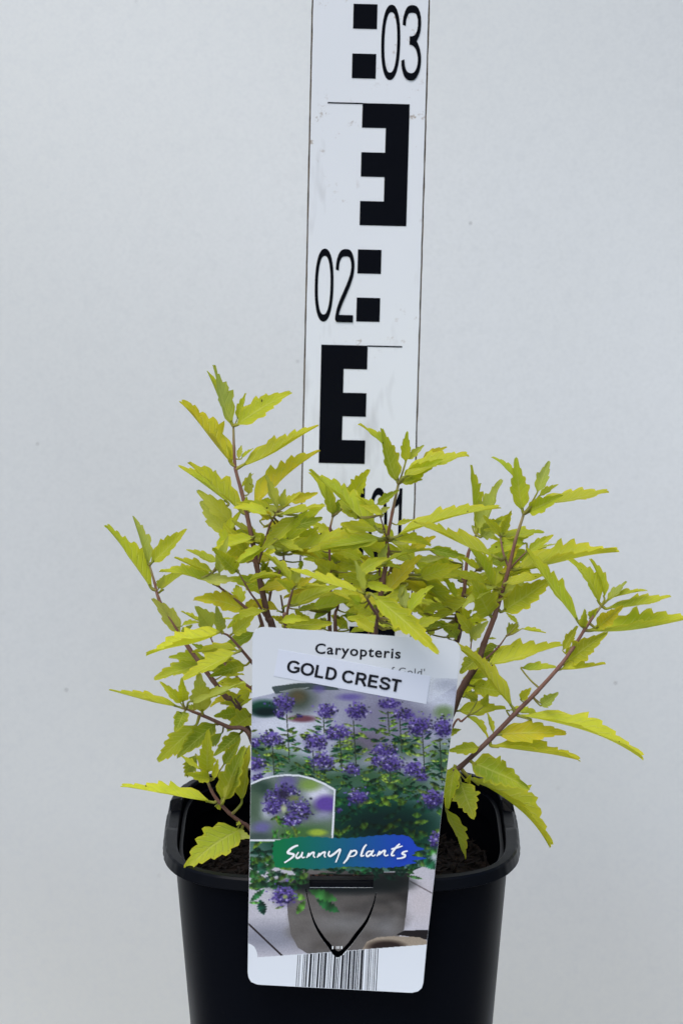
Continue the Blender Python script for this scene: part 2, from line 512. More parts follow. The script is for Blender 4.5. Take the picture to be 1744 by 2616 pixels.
SOIL_Z = RIM_Z - 0.026
def soil():
    r = random.Random(3)
    vs, fs = [], []
    n, m = 72, 16
    hs = 0.0578
    for k in range(m + 1):
        for i in range(n):
            x, y = sup(hs * k / m, hs * k / m, 2 * math.pi * i / n, 2 + 1.8 * k / m)
            z = SOIL_Z + .004 * mnoise.noise(Vector((x * 60, y * 60, 0))) + .003 * (1 - k / m)
            vs.append((x, y, z))
    for k in range(m):
        for i in range(n):
            fs.append((k * n + i, k * n + (i + 1) % n, (k + 1) * n + (i + 1) % n, (k + 1) * n + i))
    for _ in range(2600):
        x, y = r.uniform(-.056, .056), r.uniform(-.056, .056)
        if abs(x / .057) ** 3.6 + abs(y / .057) ** 3.6 > 1: continue
        z = SOIL_Z + .004 * mnoise.noise(Vector((x * 60, y * 60, 0))) + r.uniform(0, .0025)
        s = r.uniform(.0005, .0020)
        e = Vector((r.gauss(0, 1), r.gauss(0, 1), r.gauss(0, .5))).normalized() * s * r.uniform(1, 3.2)
        f = e.orthogonal().normalized() * s * .6
        g = e.cross(f).normalized() * s * .5
        c = Vector((x, y, z)); a = len(vs)
        vs += [tuple(c + e), tuple(c + f), tuple(c + g), tuple(c - f), tuple(c - g), tuple(c - e * .9)]
        fs += [(a, a + 1, a + 2), (a, a + 2, a + 3), (a, a + 3, a + 4), (a, a + 4, a + 1), (a + 5, a + 2, a + 1), (a + 5, a + 3, a + 2), (a + 5, a + 4, a + 3), (a + 5, a + 1, a + 4)]
    o = mesh_obj('potting_soil', vs, fs, M_SOIL)
    tag(o, 'dark brown crumbly peat soil filling the black pot', 'soil', kind='stuff')
soil()

# ------------------------------------------------------------------ plant label
TAG_Y = -POT_HALF - 0.0016
CS = 0.38265
def T(cx, cy, lay=0.0):
    """print coordinates of the label -> world, on the label's own plane"""
    p = at(600 + cx * CS, 1580 + cy * CS, TAG_Y)
    return Vector((p.x, TAG_Y - lay, p.z))
LEFT = [(58, 190), (64, 160), (78, 138), (105, 120), (140, 116), (600, 112), (1100, 105), (1450, 100), (1700, 95), (2000, 90), (2364, 85), (2400, 90), (2430, 108), (2447, 150)]
RIGHT = [(145, 1430), (152, 1462), (166, 1485), (188, 1501), (215, 1507), (440, 1483), (800, 1441), (1150, 1396), (1650, 1340), (2170, 1281), (2435, 1257), (2470, 1247), (2492, 1222), (2502, 1180)]
WINDOW = [(497, 1709), (930, 1711), (921, 1800), (497, 1799)]
CUT_OUT = [(468, 1806), (485, 1894), (515, 2014), (555, 2104), (610, 2184), (680, 2268), (750, 2214), (830, 2114), (890, 2024), (930, 1914), (946, 1830)]
CUT_IN = [(938, 1832), (916, 1914), (870, 2014), (800, 2104), (740, 2184), (690, 2222), (648, 2184), (582, 2104), (530, 2012), (494, 1892), (478, 1808)]
def smooth_poly(pts, k=5):
    out = []
    p = [pts[0]] + pts + [pts[-1]]
    for i in range(1, len(p) - 2):
        for j in range(k):
            t = j / k
            out.append(tuple(.5 * (2 * p[i][q] + (p[i + 1][q] - p[i - 1][q]) * t + (2 * p[i - 1][q] - 5 * p[i][q] + 4 * p[i + 1][q] - p[i + 2][q]) * t * t + (3 * p[i][q] - p[i - 1][q] - 3 * p[i + 1][q] + p[i + 2][q]) * t ** 3) for q in (0, 1)))
    out.append(pts[-1])
    return out
def inside(poly, X, Y):
    r = np.zeros(X.shape, bool)
    n = len(poly)
    for i in range(n):
        x0, y0 = poly[i]; x1, y1 = poly[(i + 1) % n]
        if y0 == y1: continue
        c = ((y0 > Y) != (y1 > Y)) & (X < (x1 - x0) * (Y - y0) / (y1 - y0) + x0)
        r ^= c
    return r

def paint(X, Y):
    """ink colours (sRGB) of the printed picture at print coordinates X, Y"""
    r = np.random.RandomState(5)
    YS = Y[:, 0]
    C = np.zeros(X.shape + (3,)); C[:] = (214, 219, 224)
    def put(mask, col, a=1.0):
        m = np.clip(mask, 0, 1)[..., None] * a
        C[:] = C * (1 - m) + np.array(col, float) * m
    def soft(cx, cy, rx, ry, col, a=1.0, edge=.5):
        k = 1 + edge
        r0, r1 = np.searchsorted(YS, (cy - ry * k, cy + ry * k))
        if r1 <= r0: return
        c0, c1 = np.searchsorted(X[(r0 + r1) // 2 if (r0 + r1) // 2 < len(YS) else -1], (cx - rx * k - 8, cx + rx * k + 8))
        c0 = max(0, c0 - 3); c1 = min(X.shape[1], c1 + 3)
        if c1 <= c0: return
        xs, yy = X[r0:r1, c0:c1], Y[r0:r1, c0:c1]
        d = np.sqrt(((xs - cx) / rx) ** 2 + ((yy - cy) / ry) ** 2)
        m = (np.clip((1 + edge - d) / (2 * edge), 0, 1) * a)[..., None]
        C[r0:r1, c0:c1] = C[r0:r1, c0:c1] * (1 - m) + np.array(col, float) * m
    def region(poly, col, a=1.0):
        put(inside(poly, X, Y).astype(float), col, a)
    def leaf(cx, cy, l, w, ang, col):
        m = l + w
        r0, r1 = np.searchsorted(YS, (cy - m, cy + m))
        if r1 <= r0: return
        c0, c1 = np.searchsorted(X[min((r0 + r1) // 2, len(YS) - 1)], (cx - m - 8, cx + m + 8))
        c0 = max(0, c0 - 3); c1 = min(X.shape[1], c1 + 3)
        if c1 <= c0: return
        sel = (slice(r0, r1), slice(c0, c1))
        xs, ys = X[sel] - cx, Y[sel] - cy
        c, s = math.cos(ang), math.sin(ang)
        u, v = (xs * c + ys * s) / l, (-xs * s + ys * c) / w
        mk = np.clip((np.clip((1 - u * u), 0, 1) * (0.8 + .35 * np.abs(np.sin(u * 11 + cx))) - np.abs(v)) * 3.0, 0, 1)[..., None] * r.uniform(.7, 1.0)
        sh = np.clip(r.uniform(.75, 1.15) + .4 * v * np.sign(c) + .25 * np.sin(u * 7 + cy), .35, 1.5)[..., None]
        C[sel] = C[sel] * (1 - mk) + np.clip(np.array(col, float) * sh, 0, 255) * mk
    def flower(cx, cy, rx, ry, n=120, dark=0.0):
        # ragged tuft: pale petals above, dark calyces below
        soft(cx, cy + ry * .1, rx * .7, ry * .7, (66, 52, 118), .7, .6)
        for _ in range(int(n * 2.2)):
            a = r.uniform(0, 6.28); q = abs(r.normal(.45, .33))
            px, py = cx + rx * q * math.cos(a), cy + ry * q * math.sin(a) * (1.0 if math.sin(a) < 0 else .8)
            t = np.clip(.5 + r.normal(0, .33) - .45 * (py - cy) / ry, 0, 1)
            col = np.array((38, 28, 80)) * (1 - t) + np.array((112, 94, 176)) * t
            z = r.uniform()
            if z < .16: col = np.array((36, 38, 46))
            elif z < .22: col = np.array((178, 170, 214))
            elif z < .26: col = np.array((80, 96, 56))
            soft(px, py, r.uniform(4, 10), r.uniform(3.5, 8), col * (1 - dark), .85, .5)
    # --- far background
    region([(60, 505), (250, 500), (560, 440), (1300, 560), (1520, 420), (1520, 1250), (60, 1250)], (168, 172, 190))
    soft(1000, 700, 260, 260, (118, 116, 138), .9, .6); soft(860, 830, 120, 70, (96, 88, 104), .8, .5)
    soft(600, 520, 120, 90, (132, 134, 150), .8, .6); soft(1350, 560, 130, 90, (205, 210, 222), .8, .5)
    soft(1240, 640, 120, 60, (112, 112, 130), .6, .6)
    soft(300, 720, 240, 70, (206, 210, 222), .9, .5); soft(330, 920, 130, 70, (200, 205, 222), .8, .5)
    soft(1330, 1040, 60, 80, (196, 200, 216), .9, .4)
    region([(240, 455), (430, 432), (640, 430), (700, 480), (520, 475), (400, 478), (270, 505)], (70, 82, 84))
    region([(285, 492), (400, 466), (500, 460), (450, 478), (350, 492)], (200, 206, 214))
    soft(420, 540, 110, 90, (54, 66, 52), .85, .5); soft(420, 520, 50, 40, (98, 74, 40), .5, .6)
    soft(195, 600, 110, 55, (18, 62, 44), .95, .3); soft(210, 625, 90, 30, (10, 26, 30), .9, .4)
    soft(450, 670, 90, 22, (86, 34, 44), .8, .4); soft(770, 525, 80, 22, (92, 80, 150), .8, .5); soft(560, 470, 40, 24, (88, 80, 140), .7, .5)
    soft(1395, 628, 60, 44, (96, 124, 66), .8, .5); soft(1420, 440, 90, 40, (160, 165, 182), .7, .6)
    # --- foliage mass
    soft(760, 1420, 800, 330, (18, 62, 46), 1.0, .35)
    soft(1000, 1380, 300, 120, (8, 30, 30), .9, .5)
    greens = [(78, 116, 40), (104, 138, 46), (46, 96, 46), (26, 74, 46), (126, 150, 62), (18, 56, 42)]
    for x, y, a, b_ in ((250, 930, 150, 60), (430, 1000, 140, 60), (640, 1080, 160, 60), (880, 1050, 150, 60), (1130, 1100, 170, 60), (1380, 960, 90, 110), (760, 900, 90, 60), (1150, 860, 80, 60), (140, 880, 60, 70)):
        soft(x, y, a, b_, (46, 82, 50), .85, .7)
    for _ in range(420):
        x, y = r.uniform(100, 1480), r.uniform(740, 1240)
        g = np.array(greens[r.randint(0, 6)]) * r.uniform(.55, 1.0)
        leaf(x, y, r.uniform(18, 46), r.uniform(6, 15), r.uniform(-.7, .7), g)
    for _ in range(300):
        x, y = r.uniform(100, 1450), r.uniform(1120, 1760)
        k = 1 - .45 * math.exp(-((x - 1000) / 300) ** 2 - ((y - 1420) / 130) ** 2)
        g = np.array(greens[r.choice([0, 2, 3, 3, 5, 5, 1])]) * k * .9
        leaf(x, y, r.uniform(30, 70), r.uniform(12, 26), r.uniform(-1.0, 1.0), g)
    # --- flower stems
    for x, y0, y1 in ((345, 640, 960), (590, 660, 780), (700, 790, 1030), (790, 680, 1050), (1020, 620, 760), (1100, 680, 900), (1250, 770, 1060), (1365, 800, 1100), (250, 850, 1040), (520, 880, 1040), (1035, 1020, 1100)):
        put((np.abs(X - x - (Y - y0) * .06) < 4) & (Y > y0) & (Y < y1), (48, 56, 42), .9)
        for k in range(5):
            yy = y0 + (y1 - y0) * (k + .5) / 5
            for sgn in (-1, 1):
                leaf(x + sgn * 34, yy + r.uniform(-8, 8), r.uniform(24, 44), r.uniform(7, 12), sgn * r.uniform(-.5, .1), greens[r.randint(0, 5)])
    for f in ((320, 570, 78, 60), (300, 640, 40, 26), (430, 650, 30, 14), (615, 622, 70, 52), (815, 615, 72, 62), (1025, 572, 78, 40), (1125, 642, 76, 44), (1240, 720, 90, 72), (1385, 730, 62, 76),
              (245, 805, 78, 50), (135, 830, 36, 40), (540, 828, 86, 62), (690, 760, 84, 52), (650, 785, 50, 34), (1005, 882, 86, 44), (1035, 972, 92, 62), (1190, 1008, 74, 54), (1250, 1058, 44, 40),
              (150, 975, 58, 56), (150, 1062, 40, 28), (585, 955, 82, 62), (780, 1010, 56, 46), (820, 1192, 72, 58), (1320, 1210, 78, 68), (940, 950, 40, 30), (690, 1280, 26, 18)):
        flower(*f, n=int(f[2] * f[3] / 42))
    # --- inset picture
    arc = [(60, 1125), (105, 1100), (170, 1070), (250, 1050), (340, 1040), (430, 1044), (520, 1066), (600, 1100), (672, 1142), (655, 1490), (60, 1488)]
    region(arc, (214, 219, 224))
    ins = [(60, 1140), (110, 1110), (180, 1080), (260, 1060), (340, 1052), (430, 1056), (515, 1078), (590, 1110), (660, 1150), (643, 1478), (60, 1476)]
    C0 = C.copy(); mk = inside(ins, X, Y)
    C[:] = (104, 118, 110)
    soft(560, 1170, 90, 60, (200, 202, 216), 1, .5); soft(220, 1270, 60, 60, (196, 200, 214), .9, .5); soft(500, 1110, 70, 40, (120, 150, 70), .9, .5)
    soft(170, 1130, 80, 50, (40, 62, 52), .9, .5); soft(350, 1090, 60, 40, (100, 90, 150), .8, .5); soft(130, 1250, 50, 120, (70, 92, 70), .8, .5)
    soft(610, 1240, 78, 56, (92, 68, 150), 1, .35); soft(590, 1330, 60, 40, (150, 150, 180), .8, .5); soft(600, 1400, 90, 60, (84, 108, 84), .8, .5)
    soft(180, 1400, 60, 40, (100, 90, 160), .7, .5); soft(430, 1430, 160, 50, (60, 100, 50), .9, .5); soft(550, 1430, 60, 22, (158, 180, 60), .9, .4); soft(160, 1460, 100, 30, (62, 78, 74), .9, .5)
    for _ in range(24):
        leaf(r.uniform(260, 420), r.uniform(1330, 1470), r.uniform(20, 50), r.uniform(10, 18), r.uniform(-1.5, 1.5), (70 + r.uniform(-30, 30), 120 + r.uniform(-30, 20), 44))
    for f in ((280, 1215, 100, 80, 130), (430, 1280, 85, 85, 110), (340, 1150, 90, 50, 60), (380, 1350, 70, 50, 60), (250, 1270, 60, 50, 40)):
        flower(*f)
    soft(320, 1175, 34, 34, (38, 34, 52), .8, .5); soft(390, 1200, 40, 16, (110, 120, 60), .7, .5); soft(325, 1270, 18, 26, (190, 200, 150), .8, .5)
    C[:] = np.where(mk[..., None], C, C0)
    # --- lower part: deck, stone planter
    lo = [(60, 1655), (250, 1640), (420, 1700), (1180, 1690), (1250, 1660), (1400, 1690), (1300, 2180), (60, 2270)]
    region(lo, (184, 182, 190))
    soft(250, 2130, 330, 90, (128, 130, 142), .9, .6); soft(1240, 1900, 100, 120, (190, 182, 184), .7, .6)
    put((np.abs(Y - 2040 - (X - 90) * .95) < 9) & (X < 330), (34, 26, 28), .9)
    put((np.abs(Y - 1756 - (X - 1170) * .55) < 6) & (X > 1165), (104, 96, 100), .8)
    pl = [(345, 1860), (352, 1980), (372, 2110), (420, 2200), (520, 2262), (900, 2240), (1060, 2170), (1128, 2080), (1150, 1900), (1166, 1700), (420, 1680)]
    region(pl, (98, 94, 92))
    g = inside(pl, X, Y)
    C[g] = C[g] * (1 - .6 * np.clip((X[g] - 560) / 420, 0, 1) * np.clip((2140 - Y[g]) / 300, 0, 1))[:, None]
    for _ in range(160):
        x, y = r.uniform(350, 1150), r.uniform(1750, 2230)
        if inside(pl, np.array([x]), np.array([y]))[0]:
            t = r.uniform(-1, 1)
            soft(x, y, r.uniform(20, 70), r.uniform(14, 40), np.array((92, 88, 84)) + t * 28, .28, .8)
    soft(720, 2040, 150, 50, (146, 148, 150), .4, .8); soft(1010, 2060, 80, 60, (136, 138, 142), .4, .8)
    soft(700, 1780, 420, 60, (16, 22, 24), .95, .35); soft(1050, 1760, 120, 50, (18, 24, 24), .8, .5)
    region([(1075, 2115), (1130, 2085), (1290, 2080), (1290, 2150), (1200, 2130)], (26, 22, 24))
    region([(850, 2210), (880, 2160), (950, 2130), (1060, 2122), (1230, 2130), (1300, 2160), (1300, 2190), (850, 2230)], (150, 138, 122))
    soft(1010, 2195, 120, 42, (32, 22, 20), .95, .3)
    for _ in range(90):
        x, y = r.uniform(110, 470), r.uniform(1560, 1800)
        leaf(x, y + .0 * x, r.uniform(30, 62), r.uniform(12, 24), r.uniform(-.8, .8), np.array(greens[r.choice([0, 2, 3, 5, 5, 2])]) * .85)
    for _ in range(40):
        leaf(r.uniform(480, 1220), r.uniform(1640, 1730), r.uniform(26, 54), r.uniform(10, 22), r.uniform(-1.2, 1.2), np.array(greens[r.choice([2, 3, 5, 5])]) * .7)
    for a in ((180, 1930, 58, 34, 1.3, (16, 58, 44)), (180, 1670, 54, 36, 1.2, (20, 66, 48)), (620, 1920, 95, 36, .5, (24, 88, 40)), (590, 1850, 110, 40, .35, (40, 104, 40)), (440, 1930, 60, 26, -1.0, (74, 134, 44)),
              (430, 1860, 46, 26, .3, (96, 156, 50)), (160, 1780, 90, 24, -.1, (28, 62, 40)), (150, 1850, 70, 22, -.7, (34, 84, 46)), (1200, 1730, 60, 12, .2, (60, 108, 52)), (1300, 1640, 60, 34, .7, (28, 92, 56)),
              (130, 1900, 40, 12, 0, (84, 140, 66)), (300, 1930, 40, 10, -.3, (110, 140, 66)), (1320, 1560, 50, 22, -.4, (66, 130, 60)), (860, 1680, 30, 26, 1.2, (34, 110, 52))):
        leaf(*a)
    flower(325, 1855, 88, 74, 150); soft(335, 1860, 16, 14, (140, 160, 80), .8, .4); flower(1340, 1480, 44, 62, 70)
    soft(1330, 1590, 18, 22, (206, 206, 220), .7, .4)
    C[:] = C * (1 + .045 * r.normal(size=X.shape))[..., None]          # print grain
    # --- brush-stroke banner
    yt = 1459 + 10 * np.sin(X / 95.0) - 12 * ((X - 700) / 450) + 10 * ((X - 700) / 450) ** 2
    yt = yt + 2.5 * np.sin(X / 9.0)
    yb = 1672 + 6 * np.sin(X / 70.0) - 14 * (X - 300) / 800
    yb = yb + 2.5 * np.sin(X / 7.0 + 2)
    xl = 252 + 26 * np.abs((Y - 1560) / 110) ** 2.2 + 4 * np.sin(Y / 6.0)
    xr = 1225 + 45 * np.sin(Y / 11.0) * np.exp(-((Y - 1580) / 60) ** 2) + 34 * np.cos(Y / 5.0) * np.clip((Y - 1500) / 120, 0, 1) - 70 * np.clip(np.abs(Y - 1560) / 105, 0, 1) ** 2
    bm = (Y > yt) & (Y < yb) & (X > xl) & (X < xr)
    t = np.clip((X - 300) / 830, 0, 1)[..., None]
    ban = np.array((12, 112, 66.)) * (1 - t) + np.array((30, 66, 176.)) * t
    ban = np.where(t < .5, np.array((12, 112, 66.)) * (1 - 2 * t) + np.array((22, 92, 122.)) * 2 * t, np.array((22, 92, 122.)) * (2 - 2 * t) + np.array((30, 66, 176.)) * (2 * t - 1))
    C[:] = np.where(bm[..., None], ban, C)
    # --- white foot of the label, white head
    white = (Y > 2266 - (X - 150) * .0770) | ((X < 152) & (Y > 2172) & (((X - 85) / 66) ** 2 + ((Y - 2266) / 94) ** 2 < 1.0))
    C[white] = (214, 219, 224)
    head = inside([(60, 0), (1540, 0), (1540, 405), (1300, 395), (1270, 560), (620, 440), (520, 430), (400, 428), (245, 456), (250, 502), (60, 545)], X, Y)
    C[head] = (214, 219, 224)
    return C

def lettering(name, text, parent, mat, x0, y0, x1, y1, cap, lay, bold=0.0, shear=0.0, spacing=1.0):
    """words set along the baseline (x0,y0)-(x1,y1) in print coordinates, capital height cap"""
    cu = bpy.data.curves.new('text', 'FONT')
    cu.body = text; cu.size = 1.0; cu.offset = bold; cu.shear = shear; cu.space_character = spacing
    cu.fill_mode = 'BOTH'; cu.resolution_u = 4
    to = bpy.data.objects.new('text', cu); COL.objects.link(to)
    dg = bpy.context.evaluated_depsgraph_get()
    me = bpy.data.meshes.new_from_object(to.evaluated_get(dg))
    bpy.data.objects.remove(to)
    co = np.array([v.co[:] for v in me.vertices])
    mn, mx = co[:, 0].min(), co[:, 0].max()
    capH = 0.729
    L = math.hypot(x1 - x0, y1 - y0)
    e = ((x1 - x0) / L, (y1 - y0) / L); nrm = (e[1], -e[0])
    for i, v in enumerate(me.vertices):
        a = (co[i, 0] - mn) / (mx - mn) * L
        b = co[i, 1] / capH * cap
        v.co = T(x0 + e[0] * a + nrm[0] * b, y0 + e[1] * a + nrm[1] * b, lay) - parent.matrix_world.translation
    me.materials.clear(); me.materials.append(mat)
    me.name = name
    o = bpy.data.objects.new(name, me); COL.objects.link(o); o.parent = parent
    return o

def grotesk(text, root, base, x0, y0, x1, y1, cap, lay):
    """heavy sans capitals drawn as constant-width strokes"""
    h = .108
    def arc(cx, cy, rx, ry, a0, a1, n=18):
        return [(cx + rx * math.copysign(abs(math.cos(a)) ** .92, math.cos(a)), cy + ry * math.copysign(abs(math.sin(a)) ** .92, math.sin(a))) for a in [R(a0 + (a1 - a0) * i / n) for i in range(n + 1)]]
    G = {'O': ([arc(.54, .5, .43, .415, 0, 360, 40)], 1.086),
         'G': ([arc(.54, .5, .43, .415, 38, 318, 32) + [(.93, .20), (.93, .47)], [(.56, .45), (1.02, .45)]], 1.086),
         'C': ([arc(.51, .5, .42, .415, 38, 322, 32)], 1.0),
         'L': ([[(.19, 1), (.19, .0)], [(.19, .085), (.78, .085)]], .853),
         'D': ([[(.19, 1), (.19, 0)], [(.19, .915), (.45, .915)] + arc(.45, .5, .39, .415, 82, -82, 20) + [(.45, .085), (.19, .085)]], 1.0),
         'R': ([[(.19, 1), (.19, 0)], [(.19, .915), (.56, .915)] + arc(.56, .70, .24, .215, 80, -80, 14) + [(.56, .485), (.19, .485)], [(.56, .48), (.92, 0)]], 1.0),
         'E': ([[(.19, 1), (.19, 0)], [(.19, .915), (.83, .915)], [(.19, .51), (.78, .51)], [(.19, .085), (.86, .085)]], .93),
         'S': ([[(.80, .70), (.76, .83), (.62, .905), (.46, .915), (.28, .88), (.18, .77), (.19, .66), (.29, .57), (.50, .51), (.70, .45), (.80, .36), (.80, .23), (.70, .12), (.50, .085), (.30, .11), (.18, .20), (.14, .32)]], .93),
         'T': ([[(.03, .915), (.82, .915)], [(.425, .915), (.425, 0)]], .853), ' ': ([], .39)}
    tot = sum(G[c][1] for c in text) - .1
    L = math.hypot(x1 - x0, y1 - y0); e = ((x1 - x0) / L, (y1 - y0) / L); nr = (e[1], -e[0])
    kx = L / tot
    x = -.06
    vs, fs = [], []
    for c in text:
        for st in G[c][0]:
            p = smooth_poly(st, 4) if c == 'S' else st
            n = len(p); a = len(vs)
            for i in range(n):
                u, w = p[max(i - 1, 0)], p[min(i + 1, n - 1)]
                dx, dy = w[0] - u[0], w[1] - u[1]; l = math.hypot(dx, dy) or 1
                lay += 1.0e-6
                for sg in (1, -1):
                    X = (x + p[i][0] - sg * dy / l * h) * kx; Y = (p[i][1] + sg * dx / l * h * (.88 if abs(dx) > abs(dy) else 1)) * cap
                    vs.append(T(x0 + e[0] * X + nr[0] * Y, y0 + e[1] * X + nr[1] * Y, lay) - base)
            fs += [(a + 2 * i, a + 2 * i + 1, a + 2 * i + 3, a + 2 * i + 2) for i in range(n - 1)]
        x += G[c][1]
    return mesh_obj('lettering', vs, fs, M_INK, root)

def plant_label():
    base = T(670, 2470)
    root = empty('plant_label', base)
    tag(root, 'white plastic picture label with purple flowers clipped to the pot rim', 'plant label')
    bpy.context.view_layer.update()
    left = [(x, y) for y, x in LEFT]; right = [(x, y) for y, x in RIGHT]
    outer = left + right[::-1]
    cut = smooth_poly(CUT_OUT) + smooth_poly(CUT_IN)
    cu = bpy.data.curves.new('card', 'CURVE'); cu.dimensions = '2D'; cu.fill_mode = 'BOTH'
    th = 0.00025
    cu.extrude = th / 2
    for poly in (outer, WINDOW, cut):
        sp = cu.splines.new('POLY'); sp.points.add(len(poly) - 1); sp.use_cyclic_u = True
        for i, (x, y) in enumerate(poly):
            p = T(x, y) - base
            sp.points[i].co = (p.x, p.z, 0, 1)
    to = bpy.data.objects.new('card', cu); COL.objects.link(to)
    me = bpy.data.meshes.new_from_object(to.evaluated_get(bpy.context.evaluated_depsgraph_get()))
    bpy.data.objects.remove(to)
    for v in me.vertices:
        v.co = Vector((v.co.x, -v.co.z + th / 2, v.co.y))
    me.materials.clear(); me.materials.append(M_CARD)
    me.name = 'card'
    card = bpy.data.objects.new('card', me); COL.objects.link(card); card.parent = root
    # the printed picture
    y0, y1 = 58.5, 2501.0
    ny, nx = 800, 450
    ys = np.linspace(y0, y1, ny + 1)
    def edge(tab):
        t = np.array(tab, float); return t[:, 0], t[:, 1]
    ly, lx = edge(LEFT); ry, rx = edge(RIGHT)
    xl = np.interp(ys, ly, lx); xr = np.interp(ys, ry, rx)
    xt = np.interp(ys, [58, 146], [190, 1430]); xr = np.where(ys < 145, xt, xr)
    xb = np.interp(ys, [2447, 2502], [150, 1180]); xl = np.where(ys > 2447, xb, xl)
    xl += 1.5; xr -= 1.5
    s = np.linspace(0, 1, nx + 1)
    X = xl[:, None] + (xr - xl)[:, None] * s[None, :]
    Y = np.repeat(ys[:, None], nx + 1, 1)
    C = paint(X, Y)
    C = 0.5 * C + .125 * (np.roll(C, 1, 0) + np.roll(C, -1, 0) + np.roll(C, 1, 1) + np.roll(C, -1, 1)) if False else C
    lin = srgb(np.clip(C, 0, 255))
    lin = lin * 0.93
    vs = np.zeros((ny + 1, nx + 1, 3))
    for j in range(ny + 1):
        a, b = T(X[j, 0], ys[j], .00012) - base, T(X[j, -1], ys[j], .00012) - base
        vs[j] = np.array(a)[None, :] * (1 - s[:, None]) + np.array(b)[None, :] * s[:, None]
    idx = np.arange((ny + 1) * (nx + 1)).reshape(ny + 1, nx + 1)
    quads = np.stack([idx[:-1, :-1], idx[1:, :-1], idx[1:, 1:], idx[:-1, 1:]], -1).reshape(-1, 4)
    cxm = (X[:-1, :-1] + X[1:, 1:]).ravel() / 2; cym = (Y[:-1, :-1] + Y[1:, 1:]).ravel() / 2
    hole = np.zeros(cxm.shape, bool)
    for poly in (WINDOW, cut):
        h_ = inside(poly, cxm, cym)
        for dx, dy in ((1.3, 0), (-1.3, 0), (0, 1.3), (0, -1.3)):
            h_ &= inside(poly, cxm + dx, cym + dy)
        hole |= h_
    quads = quads[~hole]
    me = bpy.data.meshes.new('printed_picture')
    me.from_pydata(vs.reshape(-1, 3).tolist(), [], quads.tolist())
    ca = me.color_attributes.new('ink', 'FLOAT_COLOR', 'POINT')
    rgba = np.ones(((ny + 1) * (nx + 1), 4)); rgba[:, :3] = lin.reshape(-1, 3)
    ca.data.foreach_set('color', rgba.ravel())
    me.materials.append(M_PRINT)
    pic = bpy.data.objects.new('printed_picture', me); COL.objects.link(pic); pic.parent = root
    # words
    lettering('lettering', 'Caryopteris', root, M_INK, 533, 232, 1104, 268, 70, .00020, bold=.020, spacing=1.12)
    lettering('lettering', "f Gold'", root, M_INKG, 1040, 372, 1264, 387, 52, .00018, spacing=1.1)
    # pasted paper strip
    q = [(291, 206), (1306, 386), (1276, 571), (259, 384)]
    vs = [T(x, y, .00030) - base for x, y in q] + [T(x, y, .00016) - base for x, y in q]
    st = mesh_obj('paper_sticker', vs, [(0, 1, 2, 3), (0, 4, 5, 1), (1, 5, 6, 2), (2, 6, 7, 3), (3, 7, 4, 0)], M_STICK, root)
    grotesk('GOLD CREST', root, base, 346, 357, 1098, 492, 84, .00034)
    # brush lettering on the banner
    strokes = [
        ([(422, 262), (400, 268), (372, 285), (352, 308), (368, 316), (392, 322), (386, 338), (360, 358), (330, 377)], 5.5),
        ([(425, 306), (412, 325), (408, 340), (420, 346), (440, 332), (452, 306), (446, 328), (452, 344), (466, 338)], 4.2),
        ([(478, 344), (494, 312), (490, 332), (512, 312), (528, 308), (524, 330), (536, 342)], 4.2),
        ([(548, 342), (564, 312), (560, 330), (584, 310), (602, 306), (596, 328), (606, 340)], 4.2),
        ([(632, 298), (624, 320), (634, 332), (660, 318), (702, 286), (690, 330), (672, 374)], 4.8),
        ([(778, 292), (764, 320), (748, 352), (724, 380)], 5.2),
        ([(762, 322), (784, 298), (806, 296), (810, 312), (792, 330), (764, 334)], 4.2),
        ([(878, 254), (862, 272), (848, 304), (842, 330), (862, 326)], 4.6),
        ([(916, 300), (892, 300), (876, 318), (884, 332), (906, 318), (924, 292), (912, 318), (922, 330), (938, 320)], 4.4),
        ([(946, 332), (966, 298), (960, 320), (984, 300), (1002, 294), (996, 318), (1006, 328), (1024, 322)], 4.4),
        ([(1100, 248), (1076, 270), (1050, 306), (1046, 326), (1066, 324)], 4.6),
        ([(1042, 284), (1080, 274), (1118, 262)], 4.0),
        ([(1152, 296), (1126, 302), (1116, 314), (1134, 322), (1130, 336), (1104, 344), (1080, 346)], 4.6)]
    vs, fs = [], []
    lay_ = .0002
    for pts, hw in strokes:
        p = smooth_poly(pts, 6); n = len(p); a = len(vs)
        Lr = []
        for i in range(n):
            u, w = p[max(i - 1, 0)], p[min(i + 1, n - 1)]
            dx, dy = w[0] - u[0], w[1] - u[1]; l = math.hypot(dx, dy) or 1
            k = hw * 1.25 * (.75 + .45 * math.sin(math.pi * min(1, (i + 1) / n * 1.1)))
            Lr.append(((p[i][0] - dy / l * k, p[i][1] + dx / l * k), (p[i][0] + dy / l * k, p[i][1] - dx / l * k)))
        for A, B in Lr:
            lay_ += 1.2e-6
            vs += [T(A[0], A[1] + 1254.4, lay_) - base, T(B[0], B[1] + 1254.4, lay_) - base]
        fs += [(a + 2 * i, a + 2 * i + 1, a + 2 * i + 3, a + 2 * i + 2) for i in range(n - 1)]
    mesh_obj('lettering', vs, fs, M_INKW, root)
    # bar code
    r = random.Random(8)
    bars = [(410, 4), (424, 4), (448, 3), (458, 5), (470, 9), (492, 14), (516, 6), (530, 4), (545, 12), (566, 8), (580, 5), (590, 14), (616, 3), (626, 3), (636, 4), (652, 12), (668, 5), (678, 4), (688, 4), (704, 14), (724, 5), (736, 8), (752, 14), (772, 5), (782, 12), (800, 7), (812, 4), (820, 4), (832, 14), (848, 4), (872, 3), (884, 6), (898, 4), (914, 3), (926, 5), (942, 5)]
    vs, fs = [], []
